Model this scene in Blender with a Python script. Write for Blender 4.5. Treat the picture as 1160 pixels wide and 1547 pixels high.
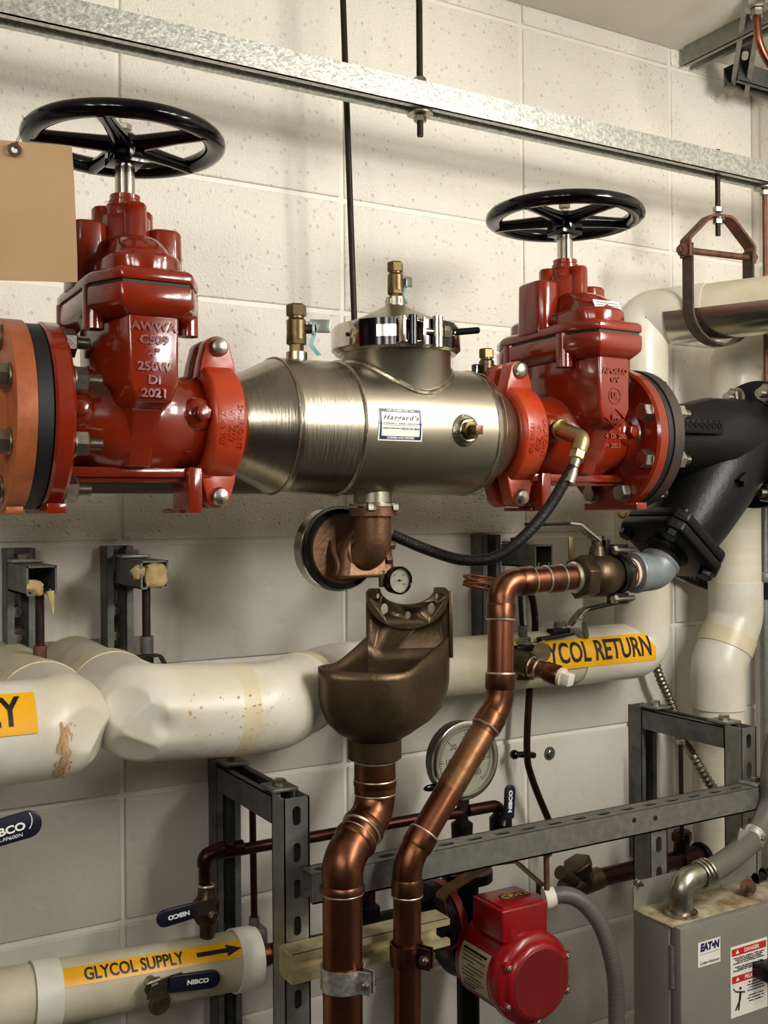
import bpy, bmesh, math, random
from mathutils import Vector, Matrix
random.seed(7)
PI = math.pi
V = Vector
for o in list(bpy.data.objects): bpy.data.objects.remove(o)
SC = bpy.context.scene
COL = SC.collection

# ---------------------------------------------------------------- camera
CF, CYAW, CPIT, CROL = 1596.4, 0.5245, 0.002, -0.0075      # focal in pixels of a 1160 px wide frame
CAMP = V((-0.4842, -1.6825, 1.669))
cF = V((math.sin(CYAW)*math.cos(CPIT), math.cos(CYAW)*math.cos(CPIT), math.sin(CPIT)))
r0 = V((math.cos(CYAW), -math.sin(CYAW), 0)); u0 = r0.cross(cF)
cR = r0*math.cos(CROL) + u0*math.sin(CROL); cU = -r0*math.sin(CROL) + u0*math.cos(CROL)
cam_d = bpy.data.cameras.new('camera'); cam = bpy.data.objects.new('camera', cam_d); COL.objects.link(cam)
mw = Matrix((cR, cU, -cF)).transposed().to_4x4(); mw.translation = CAMP
cam.matrix_world = mw
cam_d.sensor_fit = 'HORIZONTAL'; cam_d.sensor_width = 36.0; cam_d.lens = 36.0*CF/1160.0
cam_d.clip_start = 0.02
SC.camera = cam
def P(u, v, y):
    """point of the vertical plane y = const seen at photograph pixel (u, v)"""
    d = cF + cR*((u-580)/CF) + cU*((773.5-v)/CF)
    return CAMP + d*((y-CAMP.y)/d.y)
def PX(u, v, x):
    d = cF + cR*((u-580)/CF) + cU*((773.5-v)/CF)
    return CAMP + d*((x-CAMP.x)/d.x)

# ---------------------------------------------------------------- light and exposure
w = bpy.data.worlds.new('world'); SC.world = w; w.use_nodes = True
w.node_tree.nodes['Background'].inputs[0].default_value = (1, .93, .82, 1)
w.node_tree.nodes['Background'].inputs[1].default_value = 0.10
def area(name, loc, target, sx, sy, power, col):
    l = bpy.data.lights.new(name, 'AREA'); l.shape = 'RECTANGLE'; l.size = sx; l.size_y = sy
    l.energy = power; l.color = col
    o = bpy.data.objects.new(name, l); COL.objects.link(o); o.location = loc
    o.rotation_euler = (V(target)-V(loc)).to_track_quat('-Z', 'Y').to_euler()
    return o
LAMPS = ((0.90, -2.05, 1.0), (-1.15, -2.05, .55))
for lx, ly, lk in LAMPS:            # two suspended strip lamps: most of the light goes down, some up to the ceiling
    for k in range(4):
        yk = ly+.82-.547*k; area('lamp_light_down', (lx, yk, 2.28), (lx, yk+1.5, 1.60), .16, .46, 11.5*lk, (1, .972, .915))
    area('lamp_light_up', (lx, ly, 2.39), (lx, ly, 9), .16, 2.1, 2.5*lk, (1, .972, .915))
SC.view_settings.view_transform = 'Standard'
SC.view_settings.look = 'None'
SC.view_settings.gamma = 1
SC.view_settings.use_curve_mapping = False
SC.view_settings.exposure = 0.02

# ---------------------------------------------------------------- materials
def lin(c):
    return tuple(((x/255)/12.92 if x/255 <= .04045 else ((x/255+.055)/1.055)**2.4) for x in c)+(1,)
def mat(name, col, rough=.5, metal=0., col2=None, nscale=8, namt=.5, bump=0., bscale=60, spec=.5, coat=0., stretch=None, rough2=None, detail=4, trans=0, pits=0, emit=0, bdist=.002):
    m = bpy.data.materials.new(name); m.use_nodes = True
    nt = m.node_tree; N = nt.nodes; L = nt.links; b = N['Principled BSDF']
    b.inputs['Base Color'].default_value = lin(col); b.inputs['Roughness'].default_value = rough
    b.inputs['Metallic'].default_value = metal; b.inputs['Specular IOR Level'].default_value = spec
    b.inputs['Coat Weight'].default_value = coat; b.inputs['Coat Roughness'].default_value = .08
    if emit: b.inputs['Emission Color'].default_value = lin(col); b.inputs['Emission Strength'].default_value = emit
    tc = N.new('ShaderNodeTexCoord'); mp = N.new('ShaderNodeMapping'); L.new(tc.outputs['Object'], mp.inputs[0])
    if stretch: mp.inputs['Scale'].default_value = stretch
    if col2 or rough2 is not None:
        no = N.new('ShaderNodeTexNoise'); no.inputs['Scale'].default_value = nscale; no.inputs['Detail'].default_value = detail
        no.inputs['Roughness'].default_value = .6
        L.new(mp.outputs[0], no.inputs[0])
        rp = N.new('ShaderNodeValToRGB'); rp.color_ramp.elements[0].position = .5-.25*(1-namt)-.05; rp.color_ramp.elements[1].position = .5+.25*(1-namt)+.05
        L.new(no.outputs[0], rp.inputs[0])
        if col2:
            mx = N.new('ShaderNodeMix'); mx.data_type = 'RGBA'
            mx.inputs[6].default_value = lin(col); mx.inputs[7].default_value = lin(col2)
            L.new(rp.outputs[0], mx.inputs[0]); L.new(mx.outputs[2], b.inputs['Base Color'])
        if rough2 is not None:
            mr = N.new('ShaderNodeMapRange'); mr.inputs[3].default_value = rough; mr.inputs[4].default_value = rough2
            L.new(rp.outputs[0], mr.inputs[0]); L.new(mr.outputs[0], b.inputs['Roughness'])
    if bump:
        n2 = N.new('ShaderNodeTexNoise'); n2.inputs['Scale'].default_value = bscale; n2.inputs['Detail'].default_value = 5
        L.new(mp.outputs[0], n2.inputs[0])
        bp = N.new('ShaderNodeBump'); bp.inputs['Strength'].default_value = bump; bp.inputs['Distance'].default_value = bdist
        h = n2.outputs[0]
        if pits:
            vo = N.new('ShaderNodeTexVoronoi'); vo.inputs['Scale'].default_value = pits; L.new(mp.outputs[0], vo.inputs[0])
            r2 = N.new('ShaderNodeValToRGB'); r2.color_ramp.elements[0].position = .06; r2.color_ramp.elements[1].position = .22
            L.new(vo.outputs[0], r2.inputs[0])
            ma = N.new('ShaderNodeMath'); ma.operation = 'ADD'; L.new(n2.outputs[0], ma.inputs[0])
            mb = N.new('ShaderNodeMath'); mb.operation = 'MULTIPLY'; mb.inputs[1].default_value = .8; L.new(r2.outputs[0], mb.inputs[0]); L.new(mb.outputs[0], ma.inputs[1])
            h = ma.outputs[0]
        L.new(h, bp.inputs['Height']); L.new(bp.outputs[0], b.inputs['Normal'])
    return m
MT = {}
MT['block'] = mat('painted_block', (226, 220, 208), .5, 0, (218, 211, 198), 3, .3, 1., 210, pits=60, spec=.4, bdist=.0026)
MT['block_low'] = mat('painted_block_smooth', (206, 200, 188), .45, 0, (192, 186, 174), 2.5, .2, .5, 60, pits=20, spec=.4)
MT['mortar'] = mat('painted_mortar', (224, 218, 206), .5, 0, None, bump=.3, bscale=80)
MT['ceil'] = mat('ceiling_paint', (214, 208, 196), .8, 0, (202, 196, 183), 4, .3)
MT['floor'] = mat('floor_concrete', (70, 67, 62), .6, 0, (58, 55, 52), 5, .3, .2, 40)
MT['wall_far'] = mat('far_wall_paint', (110, 105, 96), .7)
MT['patch'] = mat('bare_cement', (150, 143, 130), .9, 0, (95, 86, 72), 22, .5, .6, 90)
MT['red'] = mat('red_enamel', (126, 35, 12), .16, 0, (108, 28, 10), 10, .2, .14, 60, spec=.5, coat=.35)
MT['orange'] = mat('orange_paint', (172, 58, 24), .30, 0, (152, 46, 18), 20, .2, .2, 90, spec=.5)
MT['copperflange'] = mat('bronze_paint_flange', (178, 100, 58), .42, .25, (150, 80, 45), 30, .4, .25, 80)
MT['blackgloss'] = mat('black_gloss', (3, 3, 3), .13, 0, None, spec=.28, coat=.1, bump=.05, bscale=30)
MT['blackcast'] = mat('black_cast_iron', (7, 7, 7), .38, 0, (11, 10, 10), 30, .3, .25, 150, spec=.2)
MT['blackgrey'] = mat('worn_black_iron', (46, 44, 42), .5, .3, (70, 52, 40), 14, .5, .3, 100)
MT['rubber'] = mat('black_rubber', (13, 13, 13), .55, 0, None, bump=.15, bscale=100)
MT['stainless'] = mat('brushed_stainless', (178, 170, 154), .27, 1, (150, 142, 126), 3, .3, .06, 40, rough2=.36)
MT['stainless_v'] = mat('brushed_stainless_ring', (176, 168, 152), .27, 1, (158, 150, 134), 6, .3, .25, 30, stretch=(14, 1, 1))
MT['weld'] = mat('weld_bead', (186, 178, 160), .3, 1, (140, 130, 110), 80, .5, .5, 200)
MT['chrome'] = mat('chrome', (190, 184, 172), .14, 1)
MT['zinc'] = mat('zinc_bolt', (180, 174, 160), .32, 1, (140, 134, 120), 60, .4, .1, 200)
MT['galv'] = mat('galvanized', (146, 146, 136), .42, .7, (126, 126, 117), 60, .4, .15, 120, detail=2)
MT['galvbright'] = mat('galvanized_spangle', (205, 204, 196), .40, .85, (165, 166, 160), 160, .7, .3, 220, detail=2)
MT['galvdark'] = mat('galvanized_dull', (112, 114, 106), .5, .6, (76, 78, 72), 30, .4, .15, 120)
MT['yellowgalv'] = mat('yellowed_channel', (205, 192, 152), .5, .5, (160, 146, 108), 25, .4, .2, 90)
MT['rod'] = mat('dark_threaded_rod', (48, 36, 30), .5, .7, (34, 26, 22), 40, .4, .2, 200)
MT['rustiron'] = mat('rusty_iron', (122, 78, 56), .6, .45, (78, 54, 42), 45, .5, .35, 130)
MT['rustdark'] = mat('dark_rusty_iron', (84, 66, 54), .6, .5, (52, 42, 36), 60, .5, .5, 160)
MT['copper'] = mat('copper_tube', (146, 90, 66), .30, 1, (96, 60, 46), 14, .35, .08, 50, rough2=.38)
MT['coppertarn'] = mat('tarnished_copper', (136, 86, 62), .34, 1, (82, 56, 42), 30, .5, .1, 60)
MT['copperbrass'] = mat('flux_stained_copper', (150, 110, 76), .42, .95, (112, 78, 52), 40, .4, .15, 90)
MT['darkcopper'] = mat('dark_copper', (74, 42, 32), .35, .9, (52, 30, 24), 20, .4, .1, 60)
MT['solder'] = mat('solder', (208, 198, 176), .35, .9)
MT['brass'] = mat('brass', (112, 96, 66), .40, .9, (88, 74, 50), 40, .4, .15, 120)
MT['brassnew'] = mat('bright_brass', (176, 154, 110), .34, .9, (146, 122, 84), 40, .4, .1, 120)
MT['bronze'] = mat('cast_bronze', (114, 84, 60), .42, .75, (98, 70, 50), 25, .4, .3, 130)
MT['bronzedark'] = mat('aged_bronze', (98, 80, 56), .38, .8, (72, 58, 42), 12, .4, .25, 130)
MT['valvebronze'] = mat('dark_valve_bronze', (92, 76, 56), .4, .85, (66, 54, 42), 30, .4, .25, 130)
MT['pvc'] = mat('white_pvc_cover', (214, 210, 198), .34, 0, (200, 190, 166), 9, .45, .12, 14, spec=.5, coat=.0)
MT['canvas'] = mat('insulation_jacket', (206, 197, 174), .55, 0, (176, 164, 136), 9, .35, .35, 45)
MT['canvas2'] = mat('riser_jacket', (216, 208, 188), .5, 0, (204, 194, 170), 5, .3, .15, 12, stretch=(1, 1, 9))
MT['tape'] = mat('cover_tape', (208, 196, 164), .4, 0, (196, 180, 146), 20, .4, .1, 40)
MT['rust'] = mat('rust_streak', (170, 104, 48), .6, 0, (206, 176, 130), 45, .3, .1, 40)
MT['whiteband'] = mat('white_band', (226, 222, 210), .4, 0, (212, 206, 192), 20, .3)
MT['alu'] = mat('aluminum_jacket', (196, 192, 180), .24, 1, None, bump=.1, bscale=8, stretch=(1, 1, 6))
MT['yellow'] = mat('yellow_label', (236, 176, 14), .35, 0, (226, 160, 14), 20, .2)
MT['black'] = mat('black_ink', (12, 12, 12), .45)
MT['navy'] = mat('navy_vinyl', (14, 18, 38), .35, 0, spec=.5)
MT['navyink'] = mat('navy_ink', (30, 32, 84), .4)
MT['white'] = mat('white_ink', (232, 230, 224), .45)
MT['whitesticker'] = mat('white_sticker', (232, 228, 216), .4)
MT['redink'] = mat('red_ink', (190, 36, 36), .45)
MT['redpump'] = mat('red_pump_paint', (150, 10, 18), .3, 0, (120, 8, 14), 12, .3, .15, 70, spec=.5, coat=.2)
MT['redpump2'] = mat('faded_red_paint', (92, 10, 14), .45, 0, (120, 14, 16), 5, .3, .1, 60)
MT['plate'] = mat('aged_nameplate', (200, 186, 156), .45, .1, (176, 150, 100), 14, .5)
MT['greybox'] = mat('grey_enamel', (128, 126, 116), .38, .1, (120, 118, 108), 20, .3, .08, 200)
MT['boxtop'] = mat('dusty_grey_enamel', (172, 162, 138), .6, 0, (122, 98, 62), 22, .75, .2, 120)
MT['conduit'] = mat('grey_pvc_conduit', (98, 95, 86), .4, 0, (86, 83, 75), 10, .3)
MT['greyfit'] = mat('grey_coated_fitting', (130, 136, 136), .45, .2, (110, 115, 115), 25, .4, .15, 80)
MT['teflon'] = mat('white_sealant', (224, 214, 196), .6, 0, (200, 176, 150), 60, .4, .2, 150)
MT['tag'] = mat('manila_tag', (168, 136, 98), .75, 0, (158, 126, 88), 9, .3, .1, 60)
MT['grommet'] = mat('grommet', (52, 34, 26), .5)
MT['wool'] = mat('fiberglass_wool', (206, 182, 130), .95, 0, (176, 150, 98), 60, .4, 1., 120)
MT['teal'] = mat('teal_plastic_strap', (96, 142, 146), .35, 0, None)
MT['blueh'] = mat('pale_zinc_handle', (150, 158, 150), .3, .8)
MT['dial'] = mat('dial_face', (222, 220, 206), .45)
MT['glass'] = mat('gauge_lens', (230, 230, 225), .05)
gb = MT['glass'].node_tree.nodes['Principled BSDF']; gb.inputs['Transmission Weight'].default_value = 1; gb.inputs['IOR'].default_value = 1.2
MT['hose'] = mat('braided_hose', (40, 39, 37), .35, .6, (18, 18, 18), 400, .8, .6, 500, detail=1)
MT['bx'] = mat('armored_cable', (150, 144, 128), .34, .9, (112, 106, 92), 30, .4)
MT['wire'] = mat('copper_lead_wire', (112, 66, 44), .4, .6)
MT['oxtag'] = mat('valve_tag', (96, 78, 52), .45, .7, (70, 58, 42), 60, .5)
MT['yellowplastic'] = mat('yellow_plastic', (214, 170, 40), .4)
MT['lamp'] = mat('lamp_diffuser', (255, 246, 224), .5, emit=2.0)

# ---------------------------------------------------------------- mesh builder
def basis(d):
    d = V(d).normalized()
    a = V((0, 0, 1)) if abs(d.z) < .9 else V((1, 0, 0))
    x = a.cross(d).normalized(); y = d.cross(x)
    return x, y, d
class M:
    def __init__(s): s.v = []; s.f = []
    def add(s, vs, fs):
        n = len(s.v); s.v += [V(p) for p in vs]; s.f += [tuple(i+n for i in f) for f in fs]; return s
    def box(s, c, d, ax=None):
        c = V(c); X, Y, Z = ax if ax else (V((1, 0, 0)), V((0, 1, 0)), V((0, 0, 1)))
        p = [c+X*(i*d[0]/2)+Y*(j*d[1]/2)+Z*(k*d[2]/2) for i in (-1, 1) for j in (-1, 1) for k in (-1, 1)]
        return s.add(p, [(0, 1, 3, 2), (4, 6, 7, 5), (0, 4, 5, 1), (2, 3, 7, 6), (0, 2, 6, 4), (1, 5, 7, 3)])
    def box2(s, a, b):
        a = V(a); b = V(b); d = b-a
        return s.box((a+b)/2, (abs(d.x), abs(d.y), abs(d.z)))
    def lathe(s, prof, a, d, n=32, sq=None):
        """prof: (t along d, radius)"""
        x, y, d = basis(d); a = V(a); vs = []; fs = []
        for t, r in prof:
            for k in range(n):
                q = 2*PI*k/n
                vs.append(a+d*t+(x*math.cos(q)+y*math.sin(q))*max(r, 1e-5))
        for i in range(len(prof)-1):
            for k in range(n):
                k2 = (k+1) % n
                fs.append((i*n+k, i*n+k2, (i+1)*n+k2, (i+1)*n+k))
        fs.append(tuple(range(n-1, -1, -1))); fs.append(tuple((len(prof)-1)*n+k for k in range(n)))
        return s.add(vs, fs)
    def cyl(s, a, b, r, r2=None, n=24):
        a = V(a); b = V(b)
        return s.lathe([(0, r), ((b-a).length, r if r2 is None else r2)], a, b-a, n)
    def ringl(s, prof, a, d, n=40):
        """closed profile lathe (torus-like solid)"""
        x, y, d = basis(d); a = V(a); vs = []; fs = []; m = len(prof)
        for t, r in prof:
            for k in range(n):
                q = 2*PI*k/n
                vs.append(a+d*t+(x*math.cos(q)+y*math.sin(q))*r)
        for i in range(m):
            i2 = (i+1) % m
            for k in range(n):
                k2 = (k+1) % n
                fs.append((i*n+k, i*n+k2, i2*n+k2, i2*n+k))
        return s.add(vs, fs)
    def torus(s, c, d, R, r, n=48, m=12, fl=1.):
        return s.ringl([(r*math.sin(2*PI*k/m), R+r*fl*math.cos(2*PI*k/m)) for k in range(m)], c, d, n)
    def tube(s, pts, r, n=16, closed=False, cap=True, flat=None):
        pts = [V(p) for p in pts]; m = len(pts)
        rr = r if isinstance(r, (list, tuple)) else [r]*m
        T = []
        for i in range(m):
            if closed: t = pts[(i+1) % m]-pts[i-1]
            else: t = pts[min(i+1, m-1)]-pts[max(i-1, 0)]
            T.append(t.normalized())
        x, y, _ = basis(T[0]); vs = []
        if flat: x = (V(flat)-T[0]*V(flat).dot(T[0])).normalized()
        for i in range(m):
            x = (x-T[i]*x.dot(T[i])).normalized(); y = T[i].cross(x)
            for k in range(n):
                q = 2*PI*k/n; vs.append(pts[i]+(x*math.cos(q)+y*math.sin(q))*rr[i])
        fs = []
        for i in range(m if closed else m-1):
            i2 = (i+1) % m
            for k in range(n):
                k2 = (k+1) % n; fs.append((i*n+k, i*n+k2, i2*n+k2, i2*n+k))
        if not closed and cap: fs += [tuple(range(n-1, -1, -1)), tuple((m-1)*n+k for k in range(n))]
        return s.add(vs, fs)
    def band(s, pts, nrm, w, t, side):
        """flat bar following pts; width w along `side`, thickness t along local normal"""
        pts = [V(p) for p in pts]; m = len(pts); vs = []; sd = V(side).normalized()
        for i in range(m):
            tg = (pts[min(i+1, m-1)]-pts[max(i-1, 0)]).normalized(); nn = tg.cross(sd).normalized()
            for a, b in ((-1, -1), (1, -1), (1, 1), (-1, 1)): vs.append(pts[i]+sd*(a*w/2)+nn*(b*t/2))
        fs = []
        for i in range(m-1):
            for k in range(4):
                k2 = (k+1) % 4; fs.append((i*4+k, i*4+k2, (i+1)*4+k2, (i+1)*4+k))
        fs += [(3, 2, 1, 0), tuple((m-1)*4+k for k in range(4))]
        return s.add(vs, fs)
    def prism(s, poly, o, ex, ey, depth, ez=None):
        o = V(o); ex = V(ex).normalized(); ey = V(ey).normalized(); ez = ex.cross(ey) if ez is None else V(ez)
        n = len(poly); vs = [o+ex*p[0]+ey*p[1] for p in poly]+[o+ex*p[0]+ey*p[1]+ez*depth for p in poly]
        fs = [tuple(range(n-1, -1, -1)), tuple(range(n, 2*n))]+[(i, (i+1) % n, n+(i+1) % n, n+i) for i in range(n)]
        return s.add(vs, fs)
    def loft(s, rings):
        n = len(rings[0]); vs = [p for r in rings for p in r]; fs = []
        for i in range(len(rings)-1):
            for k in range(n):
                k2 = (k+1) % n; fs.append((i*n+k, i*n+k2, (i+1)*n+k2, (i+1)*n+k))
        fs += [tuple(range(n-1, -1, -1)), tuple((len(rings)-1)*n+k for k in range(n))]
        return s.add(vs, fs)
    def hexa(s, c, d, af, h, twist=0.):
        x, y, d = basis(d); c = V(c); R = af/math.sqrt(3)
        def rg(t, r): return [c+d*t+(x*math.cos(PI/3*k+twist)+y*math.sin(PI/3*k+twist))*r for k in range(6)]
        return s.loft([rg(0, R), rg(h*.86, R), rg(h, R*.86)])
    def nut_bolt(s, c, d, af=.024, h=.014, stud=.018, rs=.008):
        """hex nut on a stud; c is on the seat, d points outward"""
        d = V(d).normalized(); c = V(c)
        s.cyl(c, c+d*.002, af*.62, n=20); s.hexa(c+d*.002, d, af, h, random.random())
        if stud:
            pr = [(0, rs)]; t = h
            while t < h+stud: pr += [(t, rs), (t+.0008, rs*.88), (t+.0016, rs)]; t += .0018
            s.lathe(pr, c+d*.002, d, 12)
        return s
    def sphere(s, c, r, n=16, sc=(1, 1, 1), ax=None):
        c = V(c); X, Y, Z = ax if ax else (V((1, 0, 0)), V((0, 1, 0)), V((0, 0, 1)))
        rings = []
        for i in range(n//2+1):
            t = PI*i/(n//2); q = max(math.sin(t), 1e-4)
            rings.append([c+X*(r*sc[0]*q*math.cos(2*PI*k/n))+Y*(r*sc[1]*q*math.sin(2*PI*k/n))+Z*(-r*sc[2]*math.cos(t)) for k in range(n)])
        return s.loft(rings)
def fillet(pts, R, n=8):
    pts = [V(p) for p in pts]; out = [pts[0]]
    for i in range(1, len(pts)-1):
        a, b, c = pts[i-1], pts[i], pts[i+1]
        r = R[i-1] if isinstance(R, (list, tuple)) else R
        d1 = (a-b).normalized(); d2 = (c-b).normalized(); ang = d1.angle(d2)
        if ang > PI-.02: out.append(b); continue
        t = r/math.tan(ang/2); t = min(t, (a-b).length*.49, (c-b).length*.49); r = t*math.tan(ang/2)
        cen = b+(d1+d2).normalized()*(r/math.sin(ang/2))
        p1 = b+d1*t; p2 = b+d2*t; v1 = p1-cen; v2 = p2-cen; th = v1.angle(v2)
        for k in range(n+1):
            f = k/n; out.append(cen+(v1*math.sin((1-f)*th)+v2*math.sin(f*th))/math.sin(th))
    out.append(pts[-1]); return out
def spline(pts, n=10):
    pts = [V(p) for p in pts]; q = [pts[0]*2-pts[1]]+pts+[pts[-1]*2-pts[-2]]; out = []
    for i in range(1, len(q)-2):
        for k in range(n):
            t = k/n; a, b, c, d = q[i-1:i+3]
            out.append(.5*((2*b)+(c-a)*t+(2*a-5*b+4*c-d)*t*t+(3*b-a-3*c+d)*t**3))
    out.append(pts[-1]); return out

def wloc(o):
    l = V((0, 0, 0))
    while o: l = l+V(o.location); o = o.parent
    return l
def build(name, m, material, parent=None, bev=0., seg=2, ang=35, smooth=True, label=None, cat=None, group=None, kind=None, base=False, sub=0, recalc=True):
    me = bpy.data.meshes.new(name)
    xs = [p.x for p in m.v]; ys = [p.y for p in m.v]; zs = [p.z for p in m.v]
    c = V(((min(xs)+max(xs))/2, (min(ys)+max(ys))/2, min(zs) if base else (min(zs)+max(zs))/2))
    me.from_pydata([tuple(p-c) for p in m.v], [], m.f)
    bm = bmesh.new(); bm.from_mesh(me)
    if recalc: bmesh.ops.recalc_face_normals(bm, faces=bm.faces)
    if bev:
        bmesh.ops.remove_doubles(bm, verts=bm.verts, dist=1e-6)
        es = [e for e in bm.edges if len(e.link_faces) == 2 and e.calc_face_angle(0) > math.radians(30)]
        bmesh.ops.bevel(bm, geom=es, offset=bev, segments=seg, profile=.5, affect='EDGES', clamp_overlap=True)
    if smooth:
        for f in bm.faces: f.smooth = True
    bm.to_mesh(me); bm.free()
    if smooth: me.set_sharp_from_angle(angle=math.radians(ang))
    me.materials.append(MT[material])
    o = bpy.data.objects.new(name, me); COL.objects.link(o)
    o.location = c-(wloc(parent) if parent else V((0, 0, 0)))
    if parent: o.parent = parent
    if label: o['label'] = label
    if cat: o['category'] = cat
    if group: o['group'] = group
    if kind: o['kind'] = kind
    if sub:
        md = o.modifiers.new('subsurf', 'SUBSURF'); md.levels = sub; md.render_levels = sub
    return o
def thing(name, loc, label, cat, group=None):
    o = bpy.data.objects.new(name, None); COL.objects.link(o); o.location = loc; o.empty_display_size = .05
    o['label'] = label; o['category'] = cat
    if group: o['group'] = group
    return o
def textmesh(txt, h, ext=.0004, wide=1., bold=0., slices=0, shear=0., align='CENTER', sp=1., fit=0.):
    cu = bpy.data.curves.new('lettering', 'FONT'); cu.body = txt; cu.size = h*1.38; cu.align_x = align; cu.align_y = 'CENTER'
    cu.extrude = ext; cu.offset = bold; cu.shear = shear; cu.space_character = sp; cu.resolution_u = 3
    to = bpy.data.objects.new('tmp', cu); me = bpy.data.meshes.new_from_object(to)
    bpy.data.objects.remove(to); bpy.data.curves.remove(cu)
    bm = bmesh.new(); bm.from_mesh(me); bpy.data.meshes.remove(me)
    for k in range(slices):
        y = -h*.75+h*1.5*(k+.5)/slices
        bmesh.ops.bisect_plane(bm, geom=bm.verts[:]+bm.edges[:]+bm.faces[:], dist=1e-7, plane_co=(0, y, 0), plane_no=(0, 1, 0))
    bm.verts.ensure_lookup_table()
    if fit: xs_ = [v.co.x for v in bm.verts]; wide = fit/(max(xs_)-min(xs_))
    m = M(); m.add([V((v.co.x*wide, v.co.y, v.co.z)) for v in bm.verts], [tuple(v.index for v in f.verts) for f in bm.faces])
    bm.free(); return m
def text(txt, o, ex, ey, h, material, parent, ext=.0004, **k):
    nm = k.pop('name', 'lettering')
    ex = V(ex).normalized(); ey = V(ey).normalized(); ez = ex.cross(ey); o = V(o)
    m = textmesh(txt, h, ext, **k); m.v = [o+ex*p.x+ey*p.y+ez*p.z for p in m.v]
    return build(nm, m, material, parent, smooth=False)
def wraptext(txt, a, ax, up, R, h, material, parent, ang0=0., **k):
    """letters lying on a pipe: a on the axis, ax reading direction, up = direction of angle 90deg; ang0 is where the line sits"""
    nm = k.pop('name', 'lettering')
    ax = V(ax).normalized(); up = V(up).normalized(); fr = ax.cross(up).normalized(); a = V(a)
    m = textmesh(txt, h, .0003, slices=7, **k)
    vs = []
    for p in m.v:
        t = ang0+p.y/R; r = R+p.z+.0004
        vs.append(a+ax*p.x+(fr*math.cos(t)+up*math.sin(t))*r)
    m.v = vs
    return build(nm, m, material, parent, smooth=False)
def wrappatch(a, ax, up, R, x0, x1, t0, t1, nx=2, nt=10, th=.0006):
    ax = V(ax).normalized(); up = V(up).normalized(); fr = ax.cross(up).normalized(); a = V(a); m = M(); vs = []
    for s_ in (0, 1):
        for i in range(nx+1):
            for j in range(nt+1):
                t = t0+(t1-t0)*j/nt
                vs.append(a+ax*(x0+(x1-x0)*i/nx)+(fr*math.cos(t)+up*math.sin(t))*(R+th*s_))
    K = (nx+1)*(nt+1); fs = []
    def id(s_, i, j): return s_*K+i*(nt+1)+j
    for i in range(nx):
        for j in range(nt):
            for s_ in (0, 1): fs.append((id(s_, i, j), id(s_, i+1, j), id(s_, i+1, j+1), id(s_, i, j+1)))
    for i in range(nx):
        for j in (0, nt): fs.append((id(0, i, j), id(0, i+1, j), id(1, i+1, j), id(1, i, j)))
    for j in range(nt):
        for i in (0, nx): fs.append((id(0, i, j), id(0, i, j+1), id(1, i, j+1), id(1, i, j)))
    return m.add(vs, fs)
def strut(m, a, b, od, size=.0413, depth=.0413, slots=True, pitch=.0508, sl=.028, sw=.0135, off=.5):
    """channel from a to b; a,b on the outer face of the web's centre line; od = direction of the open side"""
    a = V(a); b = V(b); t = (b-a); Ln = t.length; t = t.normalized(); od = V(od); od = (od-t*od.dot(t)).normalized(); w_ = t.cross(od)
    T = .0027; ax = (t, w_, od); mid = (a+b)/2
    for sg in (-1, 1):
        m.box(mid+w_*sg*(size/2-T/2)+od*(depth/2), (Ln, T, depth), ax)
        m.box(mid+w_*sg*(size/2-.0045)+od*(depth-T/2), (Ln-.0004, .009, T*.98), ax)
        m.box(mid+w_*sg*(size/2-.009)+od*(depth-.0045), (Ln-.0008, T*.9, .0088), ax)
    if not slots:
        m.box(mid+od*T/2, (Ln, size-.0006, T), ax); return m
    n = max(1, int(Ln/pitch)); pt = Ln/n; K = 16
    hole = []
    for k in range(K):
        q = 2*PI*(k+.5)/K; cx = math.cos(q); sy = math.sin(q)
        hole.append(((sl/2-sw/2)*(1 if cx > 0 else -1)+sw/2*cx, sw/2*sy))
    hx, hy = pt/2, size/2-.0003; outer = []
    for k in range(K):
        q = 2*PI*(k+.5)/K; cx = math.cos(q)*hx*1.2; sy = math.sin(q)*hy*1.2
        s_ = max(abs(cx)/hx, abs(sy)/hy); outer.append((cx/s_, sy/s_))
    for cr in ((-1, -1), (1, -1), (1, 1), (-1, 1)):
        j = min(range(K), key=lambda i: (outer[i][0]-cr[0]*hx)**2+(outer[i][1]-cr[1]*hy)**2); outer[j] = (cr[0]*hx, cr[1]*hy)
    for i in range(n):
        c = a+t*(pt*(i+.5)); vs = []
        for lev in (0, T):
            vs += [c+t*p[0]+w_*p[1]+od*lev for p in outer]; vs += [c+t*p[0]+w_*p[1]+od*lev for p in hole]
        fs = []
        for k in range(K):
            k2 = (k+1) % K
            fs += [(k, k2, K+k2, K+k), (2*K+k, 3*K+k, 3*K+k2, 2*K+k2), (K+k, K+k2, 3*K+k2, 3*K+k)]
        m.add(vs, fs)
    return m
X_, Y_, Z_ = V((1, 0, 0)), V((0, 1, 0)), V((0, 0, 1))

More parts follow.
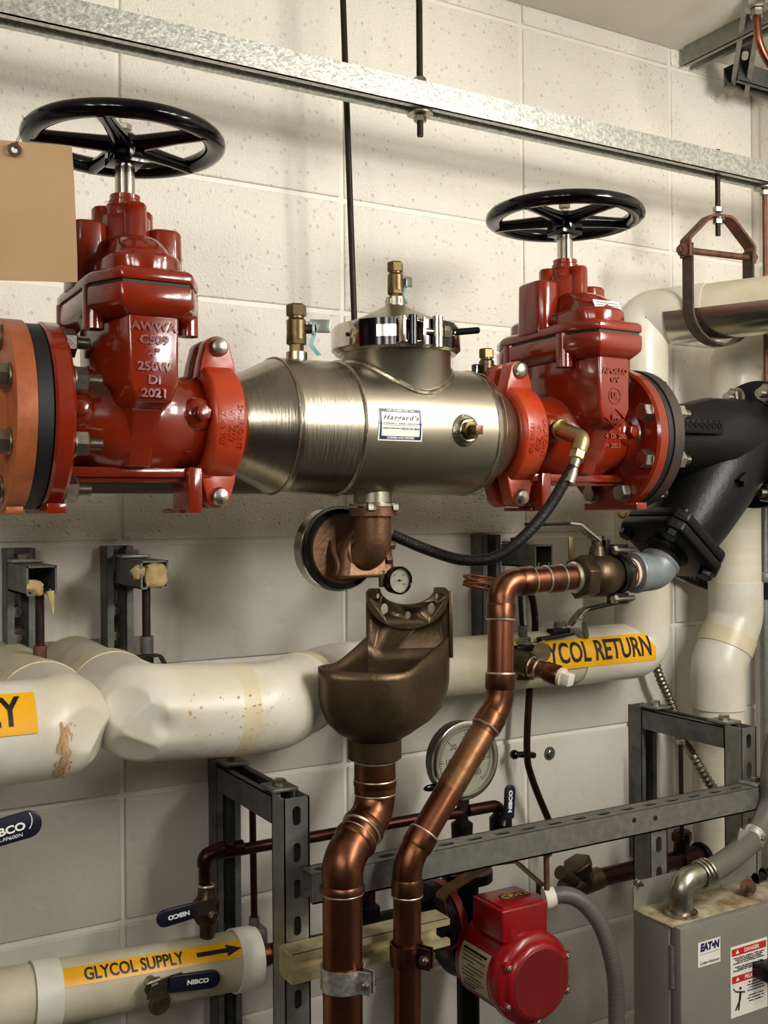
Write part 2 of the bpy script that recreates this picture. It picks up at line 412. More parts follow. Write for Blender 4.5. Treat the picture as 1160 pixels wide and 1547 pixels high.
def holes(o, cutters):
    """cut real holes in o with temporary meshes, then throw them away"""
    tmp = []
    for c in cutters:
        k = build('cutter', c, 'black'); md = o.modifiers.new('b', 'BOOLEAN'); md.operation = 'DIFFERENCE'; md.object = k; md.solver = 'EXACT'; tmp.append(k)
    bpy.context.view_layer.update()
    dg = bpy.context.evaluated_depsgraph_get(); me = bpy.data.meshes.new_from_object(o.evaluated_get(dg)); old = o.data
    o.modifiers.clear(); o.data = me
    for k in tmp: bpy.data.objects.remove(k)
    return o
def dent(o, c, r, depth, d):
    """push the vertices of o near world point c by depth along d"""
    c = V(c)-wloc(o); d = V(d).normalized()
    for v in o.data.vertices:
        q = (v.co-c).length/r
        if q < 1: v.co += d*depth*(1-q*q)**2
def wobble(o, amp, f=30.):
    for v in o.data.vertices:
        p = v.co; v.co += v.normal*amp*(math.sin(f*p.x+2)*math.sin(f*.8*p.z+1)+.6*math.sin(f*1.7*p.x-f*1.1*p.z)+.5*math.sin(f*1.3*p.y+f*p.z))

def flatten(o, n, depth, c, r):
    """press a flat facet into o: inside r of world point c nothing may stand above the plane"""
    c = V(c)-wloc(o); n = V(n).normalized(); vs = [v for v in o.data.vertices if (v.co-c).length < r]; mx = max(v.co.dot(n) for v in vs)-depth
    for v in vs:
        e = v.co.dot(n)-mx
        if e > 0: v.co -= n*e*1.25

# ================================================================ the room
ZR0 = 2.6416                       # height of the joint named row 0
ZC = 2.684; XR = 1.478; XL = -2.6; YF = -4.2
def slab(name, a, b, material, **k): return build(name, M().box2(a, b), material, kind='structure', smooth=False, **k)
slab('floor', (XL-.1, YF-.1, -.1), (XR+.1, .15, 0), 'floor')
slab('ceiling', (XL-.1, YF-.1, ZC), (XR+.1, .15, ZC+.1), 'ceil')
wb = slab('wall_back', (XL-.1, .003, 0), (XR, .15, ZC), 'mortar')
wr = slab('wall_right', (XR+.003, YF, 0), (XR+.15, .15, ZC), 'mortar')
slab('wall_left', (XL-.1, YF, 0), (XL, .003, ZC), 'wall_far')
slab('wall_front', (XL-.1, YF-.1, 0), (XR+.15, YF, ZC), 'wall_far')
BM = {}
def block_mesh(sx, sz, rough):
    k = (round(sx, 4), round(sz, 4), rough)
    if k in BM: return BM[k]
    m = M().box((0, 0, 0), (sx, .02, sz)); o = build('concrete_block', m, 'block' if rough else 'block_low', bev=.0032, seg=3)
    BM[k] = o.data; bpy.data.objects.remove(o); return BM[k]
J = .0085
def put_block(parent, cx, cy, cz, sx, sz, rough, rot=0.):
    o = bpy.data.objects.new('concrete_block', block_mesh(sx, sz, rough)); COL.objects.link(o); o.parent = parent
    o.location = V((cx, cy, cz))-wloc(parent); o.rotation_euler = (0, 0, rot)
for c in range(-3, 4):
    for r in range(-1, 13):
        x0 = c*.4064; x1 = min(x0+.4064, XR); zt = ZR0-r*.2032; zb = zt-.2032
        if r == -1: zt = ZC; zb = ZR0
        dy = random.uniform(-.0012, .0012); dx = random.uniform(-.001, .001)
        if r == -1: sz = zt-zb-J/2; cz = (zt+zb+J/2)/2-.0
        else: sz = zt-zb-J; cz = (zt+zb)/2
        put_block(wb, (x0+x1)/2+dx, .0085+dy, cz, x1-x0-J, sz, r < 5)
for c in range(0, 3):
    for r in range(-1, 13):
        y1 = -c*.4064-.02; y0 = y1-.4064; zt = ZR0-r*.2032; zb = zt-.2032
        if r == -1: zt = ZC; zb = ZR0; sz = zt-zb-J/2; cz = (zt+zb+J/2)/2
        else: sz = zt-zb-J; cz = (zt+zb)/2
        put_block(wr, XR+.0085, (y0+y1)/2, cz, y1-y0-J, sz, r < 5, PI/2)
pa = P(-60, 978, 0); pb = P(232, 1035, 0)
build('mortar_patch', M().box2((pa.x, -.0035, pb.z), (pb.x, .01, pa.z)), 'patch', wb, bev=.002)
for (u, v) in ((829, 1138),):
    p = P(u, v, 0); t = M().cyl(p+Y_*.002, p-Y_*.003, .0135, n=24); an = build('wall_anchor', t, 'galvdark', label='round zinc anchor bolt set in the wall right of the big dial gauge', cat='bolt')
    build('bolt_head', M().hexa(p-Y_*.003, -Y_, .014, .005), 'zinc', an)

# lamps of the room (two wraparound fixtures on the ceiling, outside the frame)
for lx, ly, lk in LAMPS:
    t = thing('ceiling_lamp', (lx, ly, 2.335), 'long suspended strip lamp over the ' + ('right' if lx > 0 else 'left') + ' end of the valve line', 'lamp')
    build('lamp_body', M().box2((lx-.09, ly-1.1, 2.335), (lx+.09, ly+1.1, 2.385)), 'white', t, bev=.004)
    for sy in (-.9, .9): build('hanger_rod', M().cyl((lx, ly+sy, 2.385), (lx, ly+sy, ZC), .005, n=10), 'zinc', t)

# ================================================================ main valve line
AY = -.37; AZ = 1.789; RP = .057
def gate_valve(x0, f, label, name='gate_valve'):
    A = V((x0, AY, AZ))
    t = thing(name, A-V((0, 0, .12)), label, 'valve')
    def rr(hx, hy, cx=0, cy=0, z=0, n=6, rad=.02):
        """rounded rectangle ring at height z"""
        out = []; rad = min(rad, hx*.98, hy*.98)
        for (sx, sy, a0) in ((1, 1, 0), (-1, 1, PI/2), (-1, -1, PI), (1, -1, 3*PI/2)):
            for k in range(n):
                a = a0+PI/2*k/(n-1); out.append(V((x0+cx+sx*(hx-rad)+rad*math.cos(a), AY+cy+sy*(hy-rad)+rad*math.sin(a), AZ+z)))
        return out
    # body: flat oval box that stands across the pipe
    m = M()
    def hexr(hx0, hx1, hy, z, n=5):
        pts = [(hx0, hy), (hx1, hy*.25), (hx1, -hy*.25), (hx0, -hy), (-hx0, -hy), (-hx1, -hy*.25), (-hx1, hy*.25), (-hx0, hy)]
        return [V((x0+p[0], AY+p[1], AZ+z)) for p in pts]
    m.loft([hexr(.014, .030, .050, -.060), hexr(.015, .038, .064, -.030), hexr(.016, .044, .086, .006), hexr(.020, .048, .110, .014), hexr(.029, .050, .1125, .036), hexr(.030, .050, .1125, .14)])
    body = build('valve_body', m, 'red', t, bev=.0035, seg=3, ang=40)
    # pipe run, hub and necks
    m = M()
    if f < 0: x_fl, x_gr = -.112, .118
    else: x_fl, x_gr = .112, -.118
    m.lathe([(-.104, .058), (-.06, .060), (-.045, .068), (0, .072), (.045, .068), (.06, .060), (.10, .058), (.104, .0545), (.112, .0545), (.112, .057), (.122, .057)][:], A, V((-f, 0, 0)), 48)
    build('valve_neck', m, 'red', t, ang=40)
    # bottom rail and foot
    m = M(); m.box((x0, AY-.01, AZ-.066), (.20, .05, .012)); m.box((x0, AY-.02, AZ-.073), (.21, .012, .010)); build('rib', m, 'red', t, bev=.002)
    fx = x0-f*.075
    m = M(); m.box((fx, AY-.012, AZ-.088), (.018, .062, .058)); m.box((fx, AY+.012, AZ-.114), (.03, .07, .006)); build('foot', m, 'red', t, bev=.002)
    # flange
    fx = x0+f*.112; R = .1143
    m = M(); m.lathe([(0, .06), (0, R-.003), (.003, R), (.019, R), (.023, R-.004), (.0235, .075), (.035, .062)], V((fx, AY, AZ)), V((-f, 0, 0)), 72)
    fl = build('flange', m, 'red', t, ang=35)
    m = M(); m.box((fx-f*.011, AY, AZ-R+.004), (.022, .125, .012)); build('flange_foot', m, 'red', fl, bev=.001)
    for k in range(8):
        q = PI/8+k*PI/4; c = V((fx-f*.0235, AY+math.cos(q)*.095, AZ+math.sin(q)*.095))
        m = M()
        if f < 0: m.nut_bolt(c, X_, .027, .015, .016, .008)
        else: m.cyl(c, c-X_*.002, .016, n=16); m.hexa(c-X_*.002, -X_, .026, .011, random.random())
        build('flange_bolt', m, 'zinc', t)
    # bonnet joint, two flanges with a dark line between
    def obl(hx, hy, z, c=.04):
        pts = [(hx, hy*.45), (hx*.98, hy*.62), (hx*.62, hy), (-hx*.62, hy), (-hx*.98, hy*.62), (-hx, hy*.45), (-hx, -hy*.45), (-hx*.98, -hy*.62), (-hx*.62, -hy), (hx*.62, -hy), (hx*.98, -hy*.62), (hx, -hy*.45)]
        return [V((x0+p[0], AY+p[1], AZ+z)) for p in pts]
    m = M(); m.loft([obl(.052, .114, .112), obl(.066, .126, .122), obl(.068, .128, .127), obl(.068, .128, .1475)])
    build('body_flange', m, 'red', t, bev=.003, seg=2)
    m = M(); m.loft([obl(.064, .124, .147), obl(.064, .124, .1515)]); build('gasket', m, 'rubber', t)
    m = M(); m.loft([obl(.068, .128, .151), obl(.068, .128, .163), obl(.060, .120, .168)])
    bo = build('bonnet', m, 'red', t, bev=.003, seg=2)
    m = M()
    rings = []
    for k in range(11):
        a = PI/2*k/10; rings.append(rr(.016+.021*math.cos(a), .012+.096*math.cos(a)**.75, 0, 0, .165+.060*math.sin(a), rad=.05))
    m.loft(rings); build('bonnet_dome', m, 'red', bo, ang=60)
    m = M(); m.loft([rr(.047, .112, 0, 0, .163, rad=.045), rr(.047, .112, 0, 0, .185, rad=.045), rr(.043, .107, 0, 0, .190, rad=.04)]); build('bonnet_step', m, 'red', bo, bev=.001)
    for sx in (-1, 1):
        m = M(); m.loft([rr(.0225, .034, sx*.048, .008, .160, rad=.017), rr(.0215, .033, sx*.048, .008, .238, rad=.017), rr(.019, .030, sx*.048, .008, .2415, rad=.015)])
        build('bonnet_lug', m, 'red', bo, bev=.001, ang=50)
    for (px, py) in ((-.058, -.066), (.058, -.066), (-.058, .066), (.058, .066)):
        build('bolt_boss', M().cyl(A+V((px, py, .100)), A+V((px, py, .150)), .0125, n=18), 'red', bo, ang=50)
    # stuffing box
    m = M()
    m.lathe([(0, .031), (.052, .031), (.054, .0295), (.0545, .026), (.066, .026), (.068, .0245)], A+Z_*.200, Z_, 36)
    build('stuffing_box', m, 'red', t, ang=40)
    for (px, py) in ((.004, -.026), (-.024, .012), (.024, .012)):
        m = M(); m.lathe([(0, .0155), (.064, .0150), (.067, .0125)], A+V((px, py, .200)), Z_, 20); build('gland_boss', m, 'red', t, ang=40)
    m = M(); m.lathe([(0, .021), (.008, .021), (.010, .019), (.016, .019)], A+Z_*.266, Z_, 24); build('gland', m, 'red', t)
    m = M(); m.cyl(A+Z_*.27, A+Z_*.352, .0125, n=24); m.box(A+Z_*.352, (.017, .017, .02)); st = build('stem', m, 'chrome', t)
    m = M(); m.hexa(A+Z_*.366, Z_, .016, .007); build('stem_nut', m, 'zinc', st)
    # handwheel
    HZ = .350; hc = A+Z_*HZ; R = .127
    m = M()
    ringp = []
    for k in range(14):
        q = 2*PI*k/14; ringp.append((.0125*math.sin(q)*(1. if math.sin(q) > 0 else .75), R-.0145+.0135*math.cos(q)))
    m.ringl(ringp, hc, Z_, 72)
    hw = build('handwheel', m, 'blackgloss', t, ang=60)
    m = M(); m.lathe([(-.028, .020), (-.004, .022), (.004, .022), (.008, .017), (.008, .010)], hc, Z_, 24); m.box(hc-Z_*.020, (.040, .040, .018)); build('hub', m, 'blackgloss', hw, bev=.0015)
    for k in range(5):
        q = (SPK[0 if f < 0 else 1]+72*k)*PI/180; d = V((math.cos(q), math.sin(q), 0)); s_ = V((-d.y, d.x, 0)); rings = []
        for (r, w_, h, z) in ((.010, .013, .012, -.004), (.03, .0115, .010, -.003), (.075, .0085, .0085, -.002), (R-.024, .0095, .0085, -.002), (R-.014, .012, .0085, -.002)):
            rings.append([hc+d*r+s_*(w_*math.cos(2*PI*i/10))+Z_*(z+h*math.sin(2*PI*i/10)) for i in range(10)])
        build('spoke', M().loft(rings), 'blackgloss', hw, ang=60)
    # side bosses with square plugs
    for sx in (-1, 1):
        c = A+V((sx*.074, -.045, .006)); d = V((sx*.04, -1, .05)).normalized()
        m = M(); m.lathe([(0, .023), (.008, .0226), (.013, .021), (.017, .018), (.0195, .014), (.021, .009)], c, d, 28); bs = build('plug_boss', m, 'red', t, ang=70)
        if not (f > 0 and sx < 0):
            m = M(); m.hexa(c+d*.018, d, .019, .013, .3); build('plug', m, 'red', bs, bev=.001)
    # cast lettering on the front
    fy = AY-.1125
    def tx(s_, z, h, w_=1.): text(s_, (x0, fy, AZ+z), X_, Z_, h, 'red', t, ext=.0020, wide=w_, bold=.0005, name='cast_lettering')
    if f < 0:
        for i, s_ in enumerate(('AWWA', 'C509', '4"', '250W', 'DI', '2021')): tx(s_, .1000-i*.0155, .0102, 1.14)
    else:
        tx('APOLLO', .092, .0085, 1.12); tx('GV', .079, .0085, 1.1)
        m = M(); m.torus((x0, fy, AZ+.055), Y_, .0115, .0013, 28, 6); build('cast_ring', m, 'red', t); tx('UL', .055, .010, .9)
        m = M(); k = .0; c = V((x0, fy, AZ+.022)); q = [c+V((-.019, 0, 0)), c+V((0, 0, .0145)), c+V((.019, 0, 0)), c+V((0, 0, -.0145))]
        m.tube(q, .0016, 6, closed=True); build('cast_diamond', m, 'red', t); tx('FM', .022, .0075, 1.)
        for r_ in range(2): tx('4  DI  250' if r_ == 0 else '2021', -.006-.014*r_, .007, 1.)
    return t
SPK = (24, 200)
V1 = gate_valve(-.098, -1, 'red enamelled gate valve with a black handwheel and cast 2021, left end of the line')
V2 = gate_valve(.612, 1, 'red enamelled gate valve with black handwheel and cast diamond mark, right end of line')
# sticker on right valve bonnet
m = M(); a = V((.612, AY-.098, AZ+.193)); ex = X_; ey = V((0, .45, .9)).normalized()
st = build('sticker', m.box(a, (.052, .018, .0012), (ex, ey, ex.cross(ey))), 'whitesticker', V2)
for i in range(3): build('print_line', M().box(a+ey*(.005-.005*i)-V((0, .0012, 0)), (.042, .0012, .0006), (ex, ey, ex.cross(ey))), 'conduit', st)
# square plug and brass petcock assembly on the right valve
def coupling(xc, label, txt=True):
    t = thing('pipe_coupling', (xc, AY, AZ-.10), label, 'coupling')
    A = V((xc, AY, AZ)); wd = .024
    for sy in (-1, 1):
        m = M(); rings = []
        n = 22
        for k in range(n+1):
            a = PI*(.035+.93*k/n)
            rad = V((0, sy*math.sin(a), math.cos(a)))
            row = []
            for (dx, r) in ((-wd, .0585), (-wd, .070), (-wd*.86, .0755), (-wd*.72, .0775), (wd*.72, .0775), (wd*.86, .0755), (wd, .070), (wd, .0585)):
                row.append(A+X_*dx+rad*r)
            rings.append(row)
        m.loft(rings); h = build('coupling_half', m, 'orange', t, bev=.0012, ang=45)
        for sz in (-1, 1):
            m = M(); pts = []
            for k in range(9):
                a = PI*k/8; pts.append((.0175*math.cos(a), .020+.0165*math.sin(a)))
            pts = [(.026, -.018), (.022, .004)]+pts+[(-.022, .004), (-.026, -.018)]
            pts = [(p[0], p[1]*sz) for p in pts]
            m.prism(pts, A+V((0, sy*.006, sz*.074)), X_, Z_, .027, V((0, sy, 0)))
            build('bolt_pad', m, 'orange', h, bev=.003, seg=2)
    for sz in (-1, 1):
        m = M(); c = A+V((0, -.033, sz*.096)); m.lathe([(0, .0125), (.004, .0125), (.008, .010), (.010, .005), (.0105, 0)], c, -Y_, 20); m.cyl(c, c+Y_*.08, .0062, n=12)
        m.hexa(c+Y_*.066, Y_, .02, .012); build('coupling_bolt', m, 'zinc', t)
    return t
C1 = coupling(.012, 'orange grooved coupling between the left gate valve and the steel vessel')
C2 = coupling(.495, 'orange grooved coupling between the steel vessel and the right gate valve')
for (t, xc) in ((C1, .012), (C2, .495)):
    A = V((xc, AY, AZ))
    for (s_, dx, h) in (('SHURJOINT', .0125, .0072), ('4"  Z07', .001, .0085), ('17143 707', -.0110, .0072)):
        m = textmesh(s_, h, .0010, slices=0, wide=1.1)
        vs = []
        for p in m.v:
            th = p.x/.078; r = .0775+p.z+.0002
            vs.append(A+X_*(dx+p.y)+V((0, -math.cos(th+.12), -math.sin(th+.12)+0))*r)
        m.v = vs; build('cast_lettering', m, 'orange', t, smooth=False)

# ---- bronze companion flange at far left, gasket between
x = -.212
m = M(); m.lathe([(0, .05), (0, .111), (.017, .111), (.017, .05)], (x, AY, AZ), -X_, 64); build('flange_gasket', m, 'rubber', None, label='thick black rubber gasket between the orange and red flanges', cat='gasket')
t = thing('companion_flange', (x-.03, AY, AZ-.114), 'copper-coloured pipe flange bolted left of the black gasket', 'flange')
m = M(); m.lathe([(0, .05), (0, .1143), (.022, .1143), (.025, .110), (.026, .075), (.036, .064), (.060, .060)], (x-.018, AY, AZ), -X_, 72); build('flange_disc', m, 'copperflange', t)
m = M(); m.cyl((x-.05, AY, AZ), (x-.9, AY, AZ), .054, n=40); build('pipe_stub', m, 'coppertarn', t)
m = M(); m.box((x-.029, AY, AZ-.1115), (.020, .075, .010)); build('flange_foot', m, 'copperflange', t, bev=.002)
for k in range(8):
    q = PI/8+k*PI/4; c = V((x-.044, AY+math.cos(q)*.095, AZ+math.sin(q)*.095)); m = M(); m.cyl(c, c-X_*.002, .016, n=16); m.hexa(c-X_*.002, -X_, .025, .013, random.random())
    build('flange_bolt', m, 'zinc', t)

# ---- stainless vessel
VX0, VX1, VR = .030, .478, .0925
t = thing('backflow_preventer', (.25, AY, AZ-VR), 'brushed stainless steel backflow preventer body between the orange couplings', 'backflow preventer')
VS = t
m = M()
m.lathe([(-.02, RP), (0, RP), (.004, .060), (.062, .0885), (.070, .0915), (.078, VR)], (VX0, AY, AZ), X_, 72); build('left_cone', m, 'stainless_v', t, ang=60)
m = M(); m.lathe([(0, VR), (.088, VR)], (.108, AY, AZ), X_, 72); build('shell', m, 'stainless_v', t, ang=60)
m = M(); m.lathe([(0, VR), (.218, VR)], (.196, AY, AZ), X_, 72); sh = build('shell', m, 'stainless', t, ang=60)
m = M(); m.lathe([(-.02, RP), (0, RP), (.004, .060), (.052, .0885), (.060, .0915), (.066, VR)], (VX1, AY, AZ), -X_, 72); build('right_cone', m, 'stainless', t, ang=60)
for xx, r_ in ((.100, .0012), (.196, .0028), (.413, .0014), (.428, .0008)):
    m = M(); m.torus((xx, AY, AZ), X_, VR-(.0 if xx < .42 else .0015), r_, 72, 8, 1.); build('weld_bead', m, 'weld', t)
# neck with saddle weld
CX = .297; CRn = .079
m = M(); m.lathe([(0, CRn), (.145, CRn), (.147, CRn+.003)], (CX, AY, AZ), Z_, 64); nk = build('neck', m, 'stainless', t, ang=60)
pts = []
for k in range(64):
    a = 2*PI*k/64; r = CRn+.001; px = r*math.cos(a); py = r*math.sin(a); pts.append((CX+px, AY+py, AZ+math.sqrt(max(VR*VR-py*py, 0))+.0005))
m = M(); m.tube(pts, .0045, 8, closed=True); build('weld_bead', m, 'weld', t)
ZT = P(598, 517, AY).z
m = M(); zc = ZT
m.ringl([(-.020, .080), (-.020, .087), (-.014, .0935), (.014, .0935), (.020, .090), (.020, .080)], (CX, AY, zc), Z_, 72); cl = build('clamp_band', m, 'chrome', t, ang=40)
m = M(); m.lathe([(.0, .082), (.017, .086), (.020, .082), (.026, .070), (.034, .050), (.043, .031), (.050, .019), (.052, .0145), (.064, .0140)], (CX, AY, zc), Z_, 64); cap = build('cap', m, 'stainless', t, ang=30)
# clamp latch at the front of the band
def onband(a, r, z=0): return V((CX+r*math.cos(a), AY+r*math.sin(a), zc+z))
a0 = -95*PI/180
m = M()
for k in range(-9, 4):
    pass
def arcplate(m, a1, a2, r1, r2, z1, z2, n=12):
    rings = []
    for k in range(n+1):
        a = a1+(a2-a1)*k/n
        rings.append([onband(a, r1, z1), onband(a, r2, z1), onband(a, r2, z2), onband(a, r1, z2)])
    return m.loft(rings)
arcplate(m, -152*PI/180, -118*PI/180, .093, .0965, -.018, .019); lt = build('latch_plate', m, 'blackgloss', cl)
m = M(); arcplate(m, -100*PI/180, -62*PI/180, .093, .0960, -.017, .018); build('latch_plate', m, 'blackgloss', cl)
m = M(); arcplate(m, -136*PI/180, -120*PI/180, .096, .0985, -.007, .009); build('latch_slot', m, 'chrome', cl)
c = onband(-111*PI/180, .104); tg = V((math.cos(2*PI/180), math.sin(2*PI/180), 0))
m = M(); m.box(c+V((-.012, 0, .0)), (.006, .018, .036)); m.box(c+V((.020, 0, 0)), (.006, .018, .036)); m.box(c+V((.004, .004, .015)), (.038, .010, .005)); m.box(c+V((.004, .004, -.015)), (.038, .010, .005)); build('latch_yoke', m, 'chrome', cl, bev=.001)
m = M(); m.cyl(c+V((.004, -.004, -.02)), c+V((.004, -.004, .02)), .006, n=16); build('latch_pin', m, 'blackgloss', cl)
c2 = c+V((.044, -.004, .001))
m = M(); m.cyl(c2+V((0, 0, -.022)), c2+V((0, 0, .020)), .0075, n=20); m.cyl(c+V((.022, 0, 0)), c2+V((.028, .002, 0)), .0045, n=12); m.hexa(c2+V((.008, 0, 0)), X_, .015, .012); build('latch_barrel', m, 'chrome', cl)
m = M(); q0 = c2+V((.022, .001, 0)); q1 = P(722, 499, c.y+.01); pr = [(0, .0048)]; Ln = (q1-q0).length; s_ = 0
while s_ < Ln: pr += [(s_, .0048), (s_+.001, .0041)]; s_ += .002
m.lathe(pr+[(Ln, .0042)], q0, q1-q0, 12); build('latch_screw', m, 'blackcast', cl)
m = M(); m.cyl(onband(-166*PI/180, .090, .001), onband(-166*PI/180, .0950, .001), .003, n=12); build('rivet', m, 'blackcast', cl)
# test cocks
def test_cock(base, h, parent, hd, name='test_cock', strap=True, ht=None):
    """small brass ball cock standing on base; hd = direction of the lever"""
    b = V(base); m = M(); k = h/.060
    m.hexa(b+Z_*.0*k, Z_, .016*k, .012*k); m.lathe([(.010*k, .0085*k), (.014*k, .0085*k), (.016*k, .0125*k), (.040*k, .0125*k), (.043*k, .010*k)], b, Z_, 20)
    m.hexa(b+Z_*.010*k, Z_, .0225*k, .013*k, .3); m.hexa(b+Z_*.046*k, Z_, .0225*k, .015*k, .3); m.cyl(b+Z_*.040*k, b+Z_*.048*k, .0098*k, n=20)
    tc = build(name, m, 'brass', parent, ang=30)
    d = V(hd).normalized(); c = b+Z_*.030*k
    m = M(); m.cyl(c, c+d*.019*k, .006*k, n=14); m.hexa(c+d*.019*k, d, .011*k, .006*k); build('stem', m, 'valvebronze', tc)
    if strap:
        m = M(); sx = Z_; m.box(c+d*.030*k+Z_*.004*k, (.026*k, .0025*k, .017*k), (d, d.cross(Z_), Z_)); m.box(c+d*.021*k+Z_*.0, (.003*k, .015*k, .016*k), (d, d.cross(Z_), Z_)); build('lever', m, 'blueh', tc, bev=.0008)
        m = M(); w2 = c+d*.016*k; m.band([w2+V((0, 0, .010*k)), w2+d*.006*k+V((0, -.004, -.004*k)), w2+d*.001+V((0, -.003, -.020*k)), w2+d*.010*k+V((0, -.006, -.034*k))], None, .006*k, .0008, d+V((0, .3, .2))); build('plastic_strap', m, 'teal', tc)
    return tc
for (u, v, h) in ((448, 543, 0), (597, 465, 0)): pass
b1 = V((P(448, 543, AY).x, AY, AZ+VR-.002)); m = M(); m.cyl(b1, b1+Z_*.012, .0145, n=28); build('weld_boss', m, 'stainless', t)
top1 = P(446, 461, AY).z; h1 = (top1-b1.z-.012)
test_cock(b1+Z_*.012, h1, t, (.9, -.35, .0))
build('cock_adapter', M().hexa((CX, AY, zc+.054), Z_, .026, .008), 'zinc', t)
b2 = V((CX, AY, zc+.060)); top2 = P(596, 397, AY).z
test_cock(b2, top2-b2.z, t, (.9, .35, .05))
pk = P(735, 575, AY+.05); b3 = V((pk.x, AY+.05, AZ+.07)); top3 = P(735, 528, AY+.05).z
m = M(); m.cyl(b3, b3+Z_*.02, .008, n=16); build('nipple', m, 'brass', t)
tc = test_cock(b3+Z_*.012, top3-b3.z-.012, t, (.9, .2, 0), strap=False)
m = M(); m.box(b3+V((.026, 0, .034)), (.022, .006, .004)); m.box(b3+V((-.020, 0, .030)), (.010, .012, .028)); build('lever', m, 'blackgloss', tc, bev=.001)
# plug port at right of the shell
pc = P(708, 650, AY-VR-.008); c0 = V((pc.x, AY, AZ)); d = (pc-c0).normalized()
m = M(); m.lathe([(VR-.006, .024), (VR+.001, .022), (VR+.004, .017), (VR+.010, .0155)], c0, d, 28); build('weld_boss', m, 'weld', t)
m = M(); m.hexa(c0+d*(VR+.009), d, .024, .008, .2); m.cyl(c0+d*(VR+.016), c0+d*(VR+.019), .009, n=18); b = build('port_plug', m, 'brass', t)
x_, y_, _ = basis(d); m = M(); m.box(c0+d*(VR+.026), (.0125, .0125, .016), (x_, y_, d)); build('square_head', m, 'bronze', b, bev=.0008)
# maker's sticker (flat print on the shell)
la = P(605, 641, AY-VR); ang0 = math.asin(max(-1, min(1, (la.z-AZ)/VR))); hw = .0345; hh = .0225
SL = M; tt = V((la.x, AY, AZ))
def vp(x0, x1, z0, z1, R, material, parent, name): return build(name, wrappatch(tt, X_, Z_, R, x0, x1, ang0+z0/VR, ang0+z1/VR), material, parent, smooth=False)
stk = vp(-hw, hw, -hh, hh, VR+.0002, 'whitesticker', t, 'sticker')
vp(-hw+.002, hw-.002, -hh+.002, hh-.002, VR+.0005, 'navyink', stk, 'sticker_border')
vp(-hw+.005, hw-.005, -hh+.0065, hh-.0065, VR+.0008, 'whitesticker', stk, 'sticker_field')
def st(s_, x, z, h, mt, **k): wraptext(s_, tt+X_*x, X_, Z_, VR+.0012, h, mt, stk, ang0=ang0+z/VR, name='print', **k)
st("Haggard's", 0, .0085, .0066, 'black', shear=.35, bold=.00015, wide=1.35, sp=1.15)
st("PLUMBING AND HEATING", 0, .0006, .0022, 'black', wide=1.5, sp=1.3)
st("Quality & Comfort Since 1947", -.012, -.0056, .0019, 'black', shear=.3); st("(231) 547-4046", .016, -.0060, .0030, 'black')
st("OUR NUMBER FOR YOU", 0, .0180, .0024, 'white', bold=.0001, wide=1.2); st("LICENSED AND INSURED", 0, -.0182, .0024, 'white', bold=.0001, wide=1.15)
vp(-.026, .026, -.0018, -.0013, VR+.0011, 'black', stk, 'print')
# drain port under the vessel
cb = P(563, 745, AY); cbx = cb.x
m = M(); m.cyl((cbx, AY, AZ-VR+.012), (cbx, AY, P(563, 763, AY).z), .0275, n=36); m.ringl([(0, .027), (0, .034), (.004, .034), (.006, .027)], (cbx, AY, P(563, 765, AY).z), Z_, 40); build('drain_port', m, 'stainless', t)
for sx in (-1, 1):
    m = M(); m.hexa((cbx+sx*.020, AY-.031, P(563, 771, AY).z), Z_, .012, .010); build('port_bolt', m, 'zinc', t)

def PZ(u, v, z):
    d = cF + cR*((u-580)/CF) + cU*((773.5-v)/CF)
    return CAMP + d*((z-CAMP.z)/d.z)
def pxm(u, y): return (y-CAMP.y)/(cF.y+cR.y*(u-580)/CF)/CF     # metres per photograph pixel at (u, plane y)

# ================================================================ hanging strut above the line
ZB = 2.354
t = thing('strut_beam', (.5, -.25, ZB-.0413), 'long galvanized channel hanging across the top above the handwheels', 'channel')
build('channel', strut(M(), (-1.3, -.25, ZB), (1.44, -.25, ZB), -Z_), 'galvbright', t, bev=0)
def threaded(m, a, b, r):
    m.cyl(a, b, r, n=12); return m
def hang_rod(name, a, b, r, label, mt='rod', nuts=(), washers=(), cat='rod', group=None):
    a = V(a); b = V(b); d = (b-a).normalized()
    t = thing(name, b if b.z < a.z else a, label, cat, group)
    build('rod', threaded(M(), a, b, r), mt, t)
    for z in nuts:
        c = a+d*((z-a.z)/d.z); build('hex_nut', M().hexa(c, Z_, r*3.4, r*1.9), 'zinc', t)
    for z, R in washers:
        c = a+d*((z-a.z)/d.z); m = M(); m.ringl([(0, r), (0, R), (.0025, R), (.0025, r)], c, Z_, 28); build('washer', m, 'zinc', t)
    return t
rx = P(634, 122, -.25).x
hang_rod('threaded_rod', (rx, -.25, ZC), (rx, -.25, P(634, 206, -.25).z), .0052, 'threaded rod through the middle of the overhead channel, washer below it', nuts=(ZB+.004, ZB-.0413-.016), washers=((ZB+.001, .015), (ZB-.0413-.005, .021)))
rt = P(518, 0, -.12); rb = P(548, 850, -.12)
dd = (rt-rb)/(rt.z-rb.z)
hang_rod('threaded_rod', rb+dd*(ZC-rb.z), rb, .0052, 'long bare black rod running behind the overhead channel and steel vessel', mt='rod')
rx = P(1084, 300, -.25).x
zb_ = P(1084, 356, -.25).z
hang_rod('threaded_rod', (rx, -.25, ZB+.01), (rx, -.25, zb_), .0050, 'short threaded rod carrying the rusty clevis hanger', nuts=(P(1084, 318, -.25).z-.003, P(1084, 335, -.25).z-.004), washers=((P(1084, 331, -.25).z, .013),))
rx = P(1155, 300, -.25).x
hang_rod('threaded_rod', (rx, -.25, ZB-.0415), (rx, -.25, P(1155, 600, -.25).z), .0050, 'rusty rod hanging at the right frame edge from the overhead channel', mt='rustiron', nuts=(ZB-.0413-.017,), washers=((ZB-.0413-.005, .021),))
